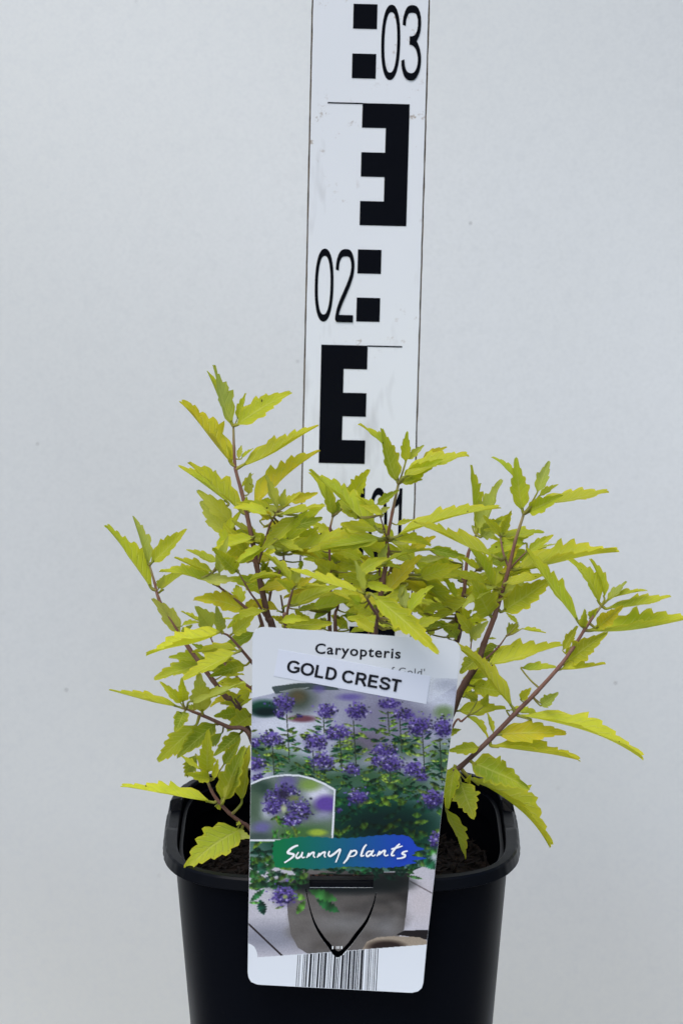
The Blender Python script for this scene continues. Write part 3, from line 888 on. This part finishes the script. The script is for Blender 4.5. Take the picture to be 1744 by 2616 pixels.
    for x, w in bars:
        top = 2266 - (x - 150) * .0770 + 1; bot = 2447 + (x - 150) * .0534 - 3
        a = len(vs)
        xt, xb = x + 10, x - 4
        if 612 < xt < 750:       # the cut tongue interrupts the bars
            top = np.interp(xt, [612, 680, 750], [2187, 2268, 2214]) + 6
            top = max(top, 2266 - (x - 150) * .0770 + 1)
        vs += [T(xb, bot, .0002) - base, T(xb + w, bot, .0002) - base, T(xt + w, top, .0002) - base, T(xt, top, .0002) - base]
        fs.append((a, a + 1, a + 2, a + 3))
    mesh_obj('bar_code', vs, fs, M_INK, root)
    vs, fs = [], []
    for x, w in ((648, 8), (676, 4), (685, 4), (694, 4), (708, 8)):
        a = len(vs)
        vs += [T(x, 2208, .0002) - base, T(x + w, 2208, .0002) - base, T(x + w, 2189, .0002) - base, T(x, 2189, .0002) - base]
        fs.append((a, a + 1, a + 2, a + 3))
    mesh_obj('bar_code', vs, fs, M_INKW, root)
plant_label()

# ------------------------------------------------------------------ the shrub
CROPS = {1: (240, 900, .38265), 2: (740, 1040, .38265), 3: (1100, 1120, .41071), 4: (240, 1560, .29753), 5: (1060, 1600, .39541), 9: (620, 1240, .25510), 10: (900, 1300, .25510)}
def cp(k, x, y):
    ox, oy, s = CROPS[k]
    return ox + x * s, oy + y * s
shrub = empty('golden_shrub', (0, 0, SOIL_Z))
tag(shrub, 'bushy shrub with golden lime toothed leaves growing in the black pot', 'shrub')
SH = Vector((0, 0, SOIL_Z))
# name: points (crop, x, y), tip and base radius in photograph pixels, depth at tip and at last point (mm), foot (x, y mm) on the soil or None when it joins another stem
STEMS = [
 ([(1,930,490),(1,935,640),(1,945,780),(1,985,930),(1,1020,1080),(1,1060,1270),(1,1085,1420),(1,1115,1560),(1,1165,1780),(1,1192,1850)], 3.0, 9.0, 2, 0, (-6, 0)),
 ([(1,860,1000),(1,900,1090),(1,960,1220),(1,1030,1330),(1,1075,1410)], 2.2, 4.0, 14, 0, None),
 ([(1,1225,1060),(1,1175,1150),(1,1140,1270),(1,1100,1400)], 2.2, 3.6, -14, 0, None),
 ([(1,370,1420),(1,405,1540),(1,430,1640),(4,640,60),(4,820,330),(4,1020,600),(4,1130,740),(4,1250,850)], 2.6, 7.5, 8, 4, (-12, 4)),
 ([(1,790,1470),(1,830,1560),(1,910,1620),(1,1040,1730),(1,1120,1810)], 2.2, 4.5, -12, -2, (-8, -2)),
 ([(1,960,1460),(1,1040,1600),(1,1090,1670),(1,1140,1760)], 2.0, 3.2, -10, 0, None),
 ([(9,510,1010),(9,470,1150),(9,440,1300),(9,430,1430)], 2.8, 4.6, -22, -12, (-2, -10)),
 ([(9,410,690),(9,400,800),(9,300,1000),(9,262,1180),(9,250,1300)], 2.6, 4.0, 12, 4, None),
 ([(9,380,1100),(9,415,1290),(9,480,1440)], 2.4, 4.0, 8, 6, (0, 6)),
 ([(9,900,310),(9,866,520),(9,880,1000),(9,875,1200),(9,872,1460)], 2.6, 4.6, 26, 18, (4, 14)),
 ([(9,985,1080),(9,950,1220),(9,928,1460)], 2.4, 4.8, 20, 14, (6, 10)),
 ([(2,725,510),(2,685,700),(2,650,890),(2,655,960),(2,640,1060),(2,610,1230),(2,590,1360),(2,565,1520)], 3.4, 8.0, -6, 0, (6, 0)),
 ([(2,600,720),(2,625,800),(2,648,880)], 1.6, 2.2, -14, -6, None),
 ([(10,270,590),(10,275,700),(10,285,820)], 2.8, 3.4, 4, 0, None),
 ([(10,385,570),(10,350,700),(10,310,830)], 2.4, 3.2, 6, 0, None),
 ([(10,120,850),(10,190,980),(10,255,1090),(10,230,1260)], 3.2, 5.0, -62, -40, (4, -20)),
 ([(10,150,1120),(10,160,1280)], 1.6, 2.2, 6, 4, (4, 4)),
 ([(2,1245,850),(2,1190,980),(2,1170,1150),(2,1160,1250),(10,1040,1100),(10,1060,1280)], 3.6, 6.5, 26, 20, (12, 8)),
 ([(10,1240,615),(10,1170,680),(10,1130,730)], 1.6, 2.6, 18, 24, None),
 ([(10,1100,560),(10,1098,660),(10,1110,740)], 1.6, 2.6, 30, 24, None),
 ([(3,578,470),(3,525,640),(3,485,810),(3,440,960),(3,395,1110),(3,330,1280),(3,290,1400),(3,215,1520),(5,250,520)], 3.6, 10.5, -4, -4, (14, -2)),
 ([(3,432,610),(3,450,710),(3,482,800)], 2.2, 3.2, 4, -4, None),
 ([(3,600,700),(3,540,760),(3,495,810)], 1.9, 2.8, -12, -4, None),
 ([(3,470,1230),(3,410,1310),(3,300,1405)], 1.9, 2.8, -10, -4, None),
 ([(3,1062,1040),(3,1010,1110),(3,955,1192),(3,880,1310),(3,800,1420),(5,780,430),(5,645,565),(5,480,735),(5,290,912),(5,200,985)], 3.4, 7.5, -14, -20, (20, -14)),
 ([(10,1190,1330),(10,1180,1440),(10,1190,1568)], 1.8, 2.6, -6, -4, (16, 0)),
 ([(5,340,580),(5,300,615),(5,240,655)], 2.4, 3.0, -14, -10, (16, -6)),
 ([(4,1085,190),(4,1160,220),(4,1260,330),(4,1360,450),(4,1450,560)], 2.4, 5.0, -20, -10, (-10, -6)),
 ([(4,1190,530),(4,1270,610),(4,1360,680),(4,1480,800)], 2.4, 5.0, 18, 10, (-8, 8)),
 ([(4,1000,230),(4,1050,340),(4,1130,470)], 2.0, 2.6, 10, 8, None),
 ([(4,780,840),(4,850,870),(4,930,900),(4,1150,1000),(4,1350,1090)], 2.6, 6.0, -18, -14, (-12, -8)),
 ([(4,975,1465),(4,1010,1550),(4,1060,1630),(4,1160,1740),(4,1260,1820),(4,1350,1890)], 3.6, 5.6, -40, -34, (-10, -26)),
]
def catmull(pts, k=6):
    out = []
    p = [2 * pts[0] - pts[1]] + pts + [2 * pts[-1] - pts[-2]]
    for i in range(1, len(p) - 2):
        for j in range(k):
            t = j / k
            out.append(.5 * (2 * p[i] + (p[i + 1] - p[i - 1]) * t + (2 * p[i - 1] - 5 * p[i] + 4 * p[i + 1] - p[i + 2]) * t * t + (3 * p[i] - p[i - 1] - 3 * p[i + 1] + p[i + 2]) * t ** 3))
    out.append(pts[-1]); return out
def tube(path, rad, sides=8):
    vs, fs = [], []
    n = len(path)
    ref = Vector((.3, -1, .2)).normalized()
    for i in range(n):
        t = (path[min(i + 1, n - 1)] - path[max(i - 1, 0)]).normalized()
        a = t.cross(ref).normalized(); b = t.cross(a)
        for s in range(sides):
            q = 2 * math.pi * s / sides
            vs.append(path[i] + (a * math.cos(q) + b * math.sin(q)) * rad[i])
    for i in range(n - 1):
        for s in range(sides):
            fs.append((i * sides + s, i * sides + (s + 1) % sides, (i + 1) * sides + (s + 1) % sides, (i + 1) * sides + s))
    fs.append(tuple(range(sides))); fs.append(tuple(reversed(range((n - 1) * sides, n * sides))))
    return vs, fs
def set_tint(me, cols):
    ca = me.color_attributes.new('tint', 'FLOAT_COLOR', 'POINT')
    ca.data.foreach_set('color', np.array([(*c, 1) for c in cols], dtype=float).ravel())
PXM = lambda p: (p - CAM).dot(FWD) / F          # metres per photograph pixel at p
stem_objs, stem_samples = [], []
for pts, r0, r1, d0, d1, foot in STEMS:
    n = len(pts)
    W = [at(*cp(*p), (d0 + (d1 - d0) * i / (n - 1)) / 1000) for i, p in enumerate(pts)]
    nvis = len(W)
    if foot is not None:
        f = Vector((foot[0] / 1000, foot[1] / 1000, SOIL_Z - .002))
        W += [W[-1].lerp(f, .5) + Vector((0, 0, -.001)), f]
    path = catmull(W)
    m = len(path)
    rad, cols = [], []
    vis = (nvis - 1) * 6
    for i in range(m):
        t = min(1, i / vis)
        r = (r0 + (r1 - r0) * t) * PXM(path[i])
        rad.append(r * 1.0)
    # slightly swollen joints at the traced nodes
    for k in range(nvis):
        i = k * 6
        if 0 < i < m - 1: rad[i] *= 1.14
    vs, fs = tube(path, rad)
    for i in range(m):
        t = min(1, i / vis)
        tip, mid_, low = Vector((.34, .30, .12)), Vector((.205, .10, .075)), Vector((.075, .042, .035))
        c = tip.lerp(mid_, min(1, t / .14)) if t < .14 else mid_.lerp(low, max(0, (t - .35) / .65) * min(1, r1 / 8))
        cols += [tuple(c)] * 8
    o = mesh_obj('stem', [v - SH for v in vs], fs, M_STEM, shrub, smooth=True)
    set_tint(o.data, cols)
    stem_objs.append(o)
    stem_samples.append([(proj(p), p, rad[i]) for i, p in enumerate(path)][:vis + 1])

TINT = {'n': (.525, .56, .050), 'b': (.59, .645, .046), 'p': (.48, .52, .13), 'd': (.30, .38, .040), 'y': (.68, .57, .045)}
def make_leaf(px0, py0, px1, py1, wpx, hue, c=0.0, phi=None, dd=None, yo=0.0, stem=None, teeth=None, roll=0.0):
    best = None
    for si, samp in enumerate(stem_samples):
        if stem is not None and si != stem: continue
        for (q, p, r) in samp:
            d = (q[0] - px0) ** 2 + (q[1] - py0) ** 2
            if best is None or d < best[0]: best = (d, si, p, r)
    d2, si, sp, sr = best
    gap = math.sqrt(d2)
    yb = sp.y + yo / 1000
    B = at(px0, py0, yb)
    Lpx = math.hypot(px1 - px0, py1 - py0)
    ratio = wpx / Lpx
    IDEAL = .40
    sc = PXM(B)
    depth = 0.0
    if ratio > IDEAL:
        Lr = min(wpx / IDEAL, Lpx * 1.9)
        depth = math.sqrt(max(0, Lr * Lr - Lpx * Lpx)) * sc
        if hue == 'p': depth *= .6
        ang = R(10)
    else:
        ang = math.acos(max(.42, ratio / IDEAL))
    if phi is not None: ang = R(phi)
    sgn = -1 if rnd.random() < .72 else 1
    yt = yb + (sgn * depth if dd is None else dd / 1000)
    if dd is None and depth == 0: yt = yb + rnd.uniform(-.22, .10) * Lpx * sc
    Tp = at(px1, py1, yt)
    d = Tp - B
    L = d.length
    t0 = d.normalized()
    v = (CAM - (B + Tp) / 2).normalized()
    v = (v - t0 * v.dot(t0))
    v = v.normalized() if v.length > 1e-4 else t0.orthogonal().normalized()
    u = v.cross(t0).normalized()
    if u.z < 0: u = -u
    hw = wpx * sc / 2 / max(.42, math.cos(ang)) * 1.05
    hw = min(hw, L * .36)
    lat = u * math.cos(ang) - v * math.sin(ang)
    nor = v * math.cos(ang) + u * math.sin(ang)
    fold = rnd.uniform(.34, .88)
    curl = rnd.uniform(-.10, .05) * L
    tw = rnd.uniform(-.55, .55)
    nteeth = teeth if teeth is not None else (5 if L > .030 else 4 if L > .020 else 3)
    ph = rnd.uniform(-.3, .3)
    # rows along the blade; each tooth rises slowly and drops sharply towards the tip
    base_w = lambda t: (math.sin(math.pi / 2 * t / .40) ** .95 if t < .40 else 1 - .95 * ((t - .40) / .60) ** 1.02)
    rows = [(.0, .10), (.04, .14)] if True else []
    rows = [(0.0, .06, .06), (.05, .12, .12), (.11, base_w(.11) * .8, base_w(.11) * .8), (.18, base_w(.18), base_w(.18)), (.26, base_w(.26) * .98, base_w(.26) * .98)]
    t_s, t_e = .32, .93
    for k in range(nteeth):
        ta = t_s + (t_e - t_s) * k / nteeth
        tb = t_s + (t_e - t_s) * (k + 1) / nteeth
        dp = .12 + .09 * rnd.random()
        for f, m in ((.03, .97 - dp), (.30, 1 - dp * .5), (.65, 1.05), (.97, 1.15)):
            tt = ta + (tb - ta) * f
            jl, jr = rnd.uniform(.94, 1.06), rnd.uniform(.94, 1.06)
            rows.append((tt, base_w(tt) * m * jl, base_w(tt) * m * jr))
    rows += [(.945, base_w(.945) * .82, base_w(.945) * .82), (.975, base_w(.97) * .85, base_w(.97) * .85), (.993, .06, .06), (1.0, .012, .012)]
    cols_s = (-1, -.72, -.38, 0, .38, .72, 1)
    vs, fs, uvs, cl = [], [], [], []
    cpx = c * sc
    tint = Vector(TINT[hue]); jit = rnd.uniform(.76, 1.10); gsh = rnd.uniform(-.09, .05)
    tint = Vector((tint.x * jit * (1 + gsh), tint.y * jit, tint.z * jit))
    mar = Vector((.74, .64, .030))
    tipy = rnd.random() ** 1.5 * .7 if hue not in 'dp' else .12
    wv = rnd.uniform(.03, .11); wf = rnd.uniform(1.5, 3.2); wph = rnd.uniform(0, 6.28)
    for (t, wl, wr) in rows:
        cen = B + d * t + u * (cpx * 4 * t * (1 - t)) + nor * (curl * 4 * t * (1 - t)) - nor * (abs(curl) * 1.6 * max(0, t - .55) ** 2 * 4)
        a = tw * (t - .3)
        l2 = lat * math.cos(a) + nor * math.sin(a); n2 = nor * math.cos(a) - lat * math.sin(a)
        for s in cols_s:
            w_ = (wr if s > 0 else wl) * hw
            wave = wv * hw * math.sin(6.28 * wf * t + wph + (0 if s > 0 else 1.7)) * abs(s) ** 2
            tooth_push = t0 * (.05 * L * abs(s) ** 3 if .3 < t < .95 else 0)
            vs.append(cen + l2 * (s * w_ * math.cos(fold * .8)) + n2 * (abs(s) ** 1.15 * w_ * math.sin(fold) + wave) + tooth_push)
            uvs.append((s, t))
            e = max(0, (abs(s) - .70) / .30) * (.55 if t > .15 else .15)
            e = max(e, tipy * max(0, (t - .45) / .55))
            bl = .22 * max(0, 1 - t * 2.4)
            col = tint.lerp(mar, min(.9, e)) if hue != 'p' else tint.lerp(Vector((.52, .50, .05)), min(.8, e))
            col = col.lerp(Vector((.40, .46, .05)), bl)
            cl.append(tuple(col))
    nc = len(cols_s)
    for i in range(len(rows) - 1):
        for s in range(nc - 1):
            a = i * nc + s
            fs.append((a, a + 1, a + nc + 1, a + nc))
    # leaf stalk from the stem to the blade
    gapm = (B - sp).length
    if gap < 150:
        q0 = sp
        q1 = B + t0 * (.09 * L)
        midp = (q0 + B) / 2 + Vector((0, 0, -.06 * gapm))
        pth = catmull([q0, midp, B, q1] if gapm > .0015 else [q0, B + t0 * (.03 * L), q1], 3)
        rr = max(.00028, min(.00065, hw * .13))
        tv, tf = tube(pth, [rr * (1.15 - .5 * i / len(pth)) for i in range(len(pth))], 6)
        a = len(vs); vs += tv; fs += [tuple(a + q for q in f) for f in tf]
        for i in range(len(pth)):
            k = i / (len(pth) - 1)
            cc = Vector((.30, .22, .10)).lerp(Vector((.42, .44, .10)), min(1, k * 1.6 if gapm < .008 else k))
            cl += [tuple(cc)] * 6; uvs += [(.5, .05)] * 6
    o = mesh_obj('leaf', [p - SH for p in vs], fs, M_LEAF, stem_objs[si], smooth=True)
    me = o.data
    set_tint(me, cl)
    uvl = me.uv_layers.new(name='UVMap')
    li = np.empty(len(me.loops), dtype=np.int32); me.loops.foreach_get('vertex_index', li)
    uvl.data.foreach_set('uv', np.array(uvs, dtype=float)[li].ravel())
    return o

# crop, base x y, tip x y, apparent width, hue, options
LEAVES = '''
1 900 440 765 120 50 n yo=6
1 925 490 815 85 118 p c=-6
1 945 490 1314 262 150 b phi=25
1 955 450 1010 275 70 n yo=5
1 930 760 590 310 112 y c=8
1 965 770 1475 455 88 n c=-8
1 908 715 885 615 22 n
1 965 712 985 620 46 p
1 980 712 1062 636 30 n
1 1000 1080 650 718 122 n c=10
1 1045 1060 1505 650 128 y c=10
1 900 1010 558 755 62 n yo=6
1 1030 950 1045 803 72 p
1 985 900 1060 805 30 n yo=4
1 1015 1045 1018 960 62 n yo=-4
1 930 1150 690 918 130 p
1 895 1225 712 988 130 p
1 1020 1335 868 1150 95 n
1 1118 1290 920 1120 92 p yo=6
1 1230 1050 1150 820 74 p
1 1250 1030 1275 915 64 p
1 1255 1040 1380 930 52 n
1 1230 1080 1550 995 52 n yo=-4
1 1310 1000 1490 938 84 y yo=5
1 1185 1115 1060 1010 84 y
1 1200 1280 1195 1150 92 p
1 365 1420 258 1092 98 p c=-4
1 380 1410 607 1183 135 n phi=20
1 395 1590 88 1148 116 n c=12
1 440 1600 722 1430 76 n c=14 yo=4
1 430 1580 470 1490 66 p yo=3
1 825 1555 440 1452 96 n c=22
1 580 1880 388 1648 124 p c=10
1 800 1470 545 1353 64 n c=-6
1 830 1400 622 1303 64 n
1 835 1480 895 1232 104 p
1 960 1470 808 1318 135 n yo=-3
1 950 1420 1140 1298 66 b c=10
1 1010 1722 678 1655 155 y c=30
1 1170 1610 888 1518 125 d c=26 yo=4
1 975 1690 955 1550 105 n yo=2
1 790 1850 696 1712 150 p
1 850 1870 822 1700 100 p
1 715 1800 588 1718 26 n
1 830 1790 930 1778 14 n yo=6
1 580 1830 715 1808 40 n c=6
1 590 1890 655 1820 70 p yo=5
1 1020 1540 1255 1494 36 b c=10
1 1000 1700 1110 1650 60 y yo=8
1 1130 1470 1165 1400 60 n yo=6
1 1130 1310 1120 1215 60 d yo=3
9 330 672 1212 384 135 n c=16 yo=-6
9 330 640 335 395 115 p
9 420 560 812 186 195 b yo=2
9 430 470 640 250 120 b
9 830 735 470 655 78 n c=8
9 1420 545 640 672 150 n c=14
9 1340 775 1010 408 92 b yo=-10
9 1370 790 1445 580 115 p yo=-8
9 1220 1060 1140 755 95 p yo=-2
9 1200 1075 478 808 96 b yo=-2 c=-4
9 1250 950 1462 845 66 b
9 1380 1000 955 890 195 n yo=6
9 1350 800 1180 715 115 y yo=6
9 950 905 740 760 195 n yo=4
9 490 1040 345 950 155 n
9 515 985 555 835 105 p
9 495 1000 205 670 84 n
9 540 1000 700 925 95 y yo=4
9 520 1030 830 985 52 n
9 515 1200 965 1015 160 n c=20
9 400 900 25 985 52 b c=16 yo=-8
9 215 610 -85 765 88 b c=10 yo=-6
9 370 1262 15 1235 105 y c=40 yo=-6
9 220 1255 -160 1435 135 b c=16 yo=-8
9 415 1370 288 1310 95 y yo=4
9 900 1110 1192 1395 84 n c=12
9 690 1370 942 1210 74 d
9 560 1240 760 1238 62 d c=16
9 830 1445 600 1395 100 p c=20
9 610 1400 540 1255 135 n yo=6
9 240 900 195 745 110 d yo=6
9 895 295 832 -20 130 n yo=2
9 900 292 1005 128 120 d yo=6
9 1150 330 1060 270 60 n
9 1410 290 1175 190 96 n yo=-2
9 1400 300 1128 105 60 b yo=4
9 1340 195 1562 48 115 d yo=10
9 1380 262 1472 218 62 p
9 1400 525 770 640 165 n yo=-4 phi=8 c=10
9 1150 612 690 560 140 n yo=2 phi=10
9 1160 315 955 140 165 n yo=2 phi=5
9 1310 1290 1070 1150 155 n yo=8 phi=5
9 960 1110 1260 1000 140 b yo=8 phi=10
9 1330 1480 1130 1340 150 n yo=8 phi=8
9 1060 1450 890 1300 130 b yo=4 phi=10
9 560 560 760 420 120 b yo=4 phi=10
9 780 640 1000 560 90 n yo=8
9 820 560 930 470 90 d yo=8
9 590 760 570 850 70 n yo=4
9 700 860 960 860 110 n yo=10
9 940 480 1140 420 110 n yo=10
9 1100 900 1000 1040 120 n yo=8
9 1180 1180 1060 1110 120 b yo=6
9 1230 1400 1200 1180 110 n yo=12
9 1060 1480 1330 1440 70 n yo=6
9 970 1440 1050 1385 50 d
9 780 1330 830 1430 110 n yo=8
2 720 510 630 150 132 n c=-6
2 700 330 462 108 52 b yo=5
2 770 370 780 172 84 b yo=4
2 780 350 895 255 62 p yo=4
2 755 470 1192 314 112 n c=8 yo=-3
2 750 495 1015 350 130 b yo=2
2 745 505 885 482 60 n
2 880 350 1046 262 60 y yo=6
2 600 830 152 398 115 n yo=-4
2 400 610 516 432 125 b yo=8
2 290 712 138 433 92 b yo=10
2 690 872 1402 648 74 n c=-12 yo=-8
2 1390 1010 842 742 82 n yo=-14
2 1245 840 1392 480 125 p
2 1240 800 1218 385 64 n yo=3
2 1270 860 1472 708 98 n
2 1275 870 1400 760 120 p yo=-3
2 460 740 390 690 60 n yo=12
10 440 160 612 108 64 n
10 390 330 605 335 92 p
10 560 415 832 268 125 y yo=2
10 300 552 822 404 48 n c=16 yo=-6
10 325 845 690 462 185 y yo=-2
10 1095 732 628 525 175 n c=40
10 740 830 505 690 165 y yo=10
10 920 962 608 598 135 n c=8
10 1050 905 888 655 84 b yo=-4
10 530 1005 478 752 145 p yo=-8
10 600 900 795 942 36 n
10 690 1045 610 948 95 n
10 745 1010 690 945 64 n
10 180 850 855 1445 255 b c=22 phi=6 dd=-16 yo=-14 stem=15
10 1210 890 700 1150 160 n yo=-6
10 1060 1282 845 1128 155 d
10 1200 1245 1038 1040 135 n
10 1180 1305 1362 1130 155 p
10 1390 1090 1225 740 300 n dd=-14
10 1360 1302 1440 1298 26 n
10 1110 545 908 388 62 b
10 1290 625 1068 470 86 b
10 1330 595 1235 500 105 p
10 1350 592 1455 320 84 n
10 1400 785 1485 560 195 n
10 1180 1085 1345 1048 74 n
10 470 900 620 1020 120 n yo=8
10 380 1200 520 1120 130 n yo=10
10 760 1250 880 1120 120 n yo=8
3 570 460 538 132 135 n c=-4
3 540 270 383 110 44 b yo=5
3 660 340 735 137 95 p
3 600 462 822 352 125 b
3 650 385 1097 283 72 n c=-6 yo=-3
3 670 360 795 285 46 n yo=5
3 435 600 325 478 74 n
3 445 600 495 458 70 n yo=3
3 440 612 706 580 72 n yo=4
3 455 640 640 590 80 b yo=6
3 600 708 762 600 74 n
3 640 690 782 648 20 p yo=3
3 640 690 720 680 30 n yo=5
3 510 822 1156 658 112 n c=18
3 480 860 580 820 40 n
3 455 905 745 838 66 n yo=-8
3 440 1080 750 868 195 n dd=-10
3 480 760 545 668 60 y yo=6
3 930 1160 597 678 80 b c=-18
3 1052 1030 858 748 104 n c=16
3 1080 1000 990 747 54 b c=14
3 1090 1020 1216 888 54 p
3 1100 1000 1346 944 36 n c=6
3 1090 1060 1490 964 62 n c=-4
3 1030 1180 1175 1050 120 y
3 970 1200 1660 1085 100 b c=-22
3 945 1180 955 1070 70 n
3 985 1120 1030 1060 60 n yo=3
3 835 1400 1095 1205 155 n yo=6
3 820 1320 912 1163 76 n yo=6
3 790 1440 1086 1398 52 n c=-8
3 335 1412 818 1285 150 n c=-6 yo=-3
3 560 1430 780 1410 60 d yo=6
3 470 1230 550 1140 96 n
3 540 1150 468 1085 36 n
3 565 1185 718 1202 26 n
5 645 545 280 78 78 n c=34
5 680 475 748 402 62 n
5 810 515 918 432 82 p
5 835 510 860 530 20 n
5 680 582 1482 836 88 n c=12
5 490 775 1072 852 72 n c=14
5 520 700 978 690 145 y c=10 phi=10
5 505 690 470 560 42 n
5 265 548 582 515 96 n
5 365 385 592 428 116 n yo=4
5 310 460 415 432 60 p
5 590 545 825 580 40 n yo=4
5 360 878 710 1032 205 d c=10
5 420 782 222 800 84 n
5 365 988 888 1418 132 n c=24
5 290 1000 378 1225 160 d
5 255 900 212 1180 150 b dd=-8
5 200 1185 332 1505 84 n c=12
5 400 210 292 302 104 d
5 330 345 532 325 42 n
5 235 690 292 668 64 d
5 335 580 480 718 46 n c=20
5 340 1010 360 960 50 n
5 400 480 330 430 70 n yo=4
5 440 520 470 440 60 n yo=4
4 1110 180 425 312 104 b c=10
4 1390 185 1105 335 115 d
4 1180 205 1345 60 120 n
4 1240 352 758 592 126 b yo=-6
4 1010 400 498 552 135 n yo=5
4 1300 470 1000 560 135 d yo=4
4 1255 345 840 362 66 n yo=4
4 970 345 842 285 50 d
4 960 420 640 400 90 n yo=8
4 810 790 1278 583 62 p c=-8 yo=-4
4 930 880 908 552 175 p
4 740 832 132 668 62 n c=-6
4 750 802 568 612 94 n
4 765 792 760 598 115 b
4 830 870 870 800 92 d
4 780 862 695 1045 125 d
4 880 980 528 1302 175 b
4 1050 970 718 1262 185 d yo=6
4 880 1240 765 1462 135 d yo=4
4 1260 1050 1045 1232 140 d yo=4
4 1240 880 1050 900 120 d
4 1350 900 1155 1030 210 n
4 1245 822 1153 692 36 n
4 1260 815 1355 748 30 n
4 1100 560 1290 540 40 n yo=4
4 975 1400 980 1035 150 b
4 915 1365 758 1238 42 n
4 1005 1445 828 1400 115 n
4 1030 1450 1060 1280 60 b yo=4
4 1030 1650 228 1503 92 b c=-8
4 1095 1645 1290 1160 190 d
4 1110 1645 1272 1165 72 p yo=-4
4 1265 1660 1330 1160 128 n
4 1040 1680 1090 1690 80 n
4 1225 1825 1260 1835 40 n
4 1265 1880 790 2225 270 n c=26 dd=-18
4 1200 1920 1345 1955 92 p
4 1110 1330 1230 1140 110 d yo=20
4 1180 420 1050 380 60 n yo=8
4 1100 1050 1000 1160 100 d yo=10
'''
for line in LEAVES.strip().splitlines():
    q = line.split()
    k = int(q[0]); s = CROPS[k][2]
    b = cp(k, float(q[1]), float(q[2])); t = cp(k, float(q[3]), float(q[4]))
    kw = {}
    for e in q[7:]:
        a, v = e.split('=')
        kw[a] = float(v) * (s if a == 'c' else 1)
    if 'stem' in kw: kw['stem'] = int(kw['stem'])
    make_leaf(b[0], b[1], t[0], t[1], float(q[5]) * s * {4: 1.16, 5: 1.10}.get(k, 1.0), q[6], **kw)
# leaves further back that fill the middle of the bush
FILL = [([(640, 1400), (700, 1300), (880, 1330), (1000, 1330), (1130, 1400), (1280, 1440), (1330, 1520), (1180, 1640), (660, 1600)], 84, (-10, 36)),
        ([(480, 1660), (640, 1640), (650, 1880), (600, 1880), (500, 1790)], 11, (2, 24)),
        ([(1170, 1680), (1290, 1640), (1230, 1760), (1175, 1860)], 6, (2, 20)),
        ([(540, 1330), (600, 1250), (700, 1260), (800, 1330), (790, 1480), (700, 1560), (560, 1560), (500, 1500)], 16, (-8, 24)),
        ([(1190, 1330), (1330, 1360), (1400, 1430), (1330, 1560), (1220, 1600), (1140, 1460)], 16, (-8, 24))]
for poly, n, (ya, yb_) in FILL:
    xs = [p[0] for p in poly]; ysl = [p[1] for p in poly]
    k = 0
    while k < n:
        x, y = rnd.uniform(min(xs), max(xs)), rnd.uniform(min(ysl), max(ysl))
        a = rnd.choice((0, math.pi)) + rnd.gauss(0, .5); l = rnd.uniform(62, 132)
        x1, y1 = x + l * math.cos(a), y - l * math.sin(a)
        if not (inside(poly, np.array([x]), np.array([y]))[0] and inside(poly, np.array([x1]), np.array([y1]))[0]): continue
        make_leaf(x, y, x1, y1, l * rnd.uniform(.28, .44), rnd.choice('nnnnbbbpdy'), c=rnd.uniform(-4, 10), yo=rnd.uniform(ya, yb_))
        k += 1
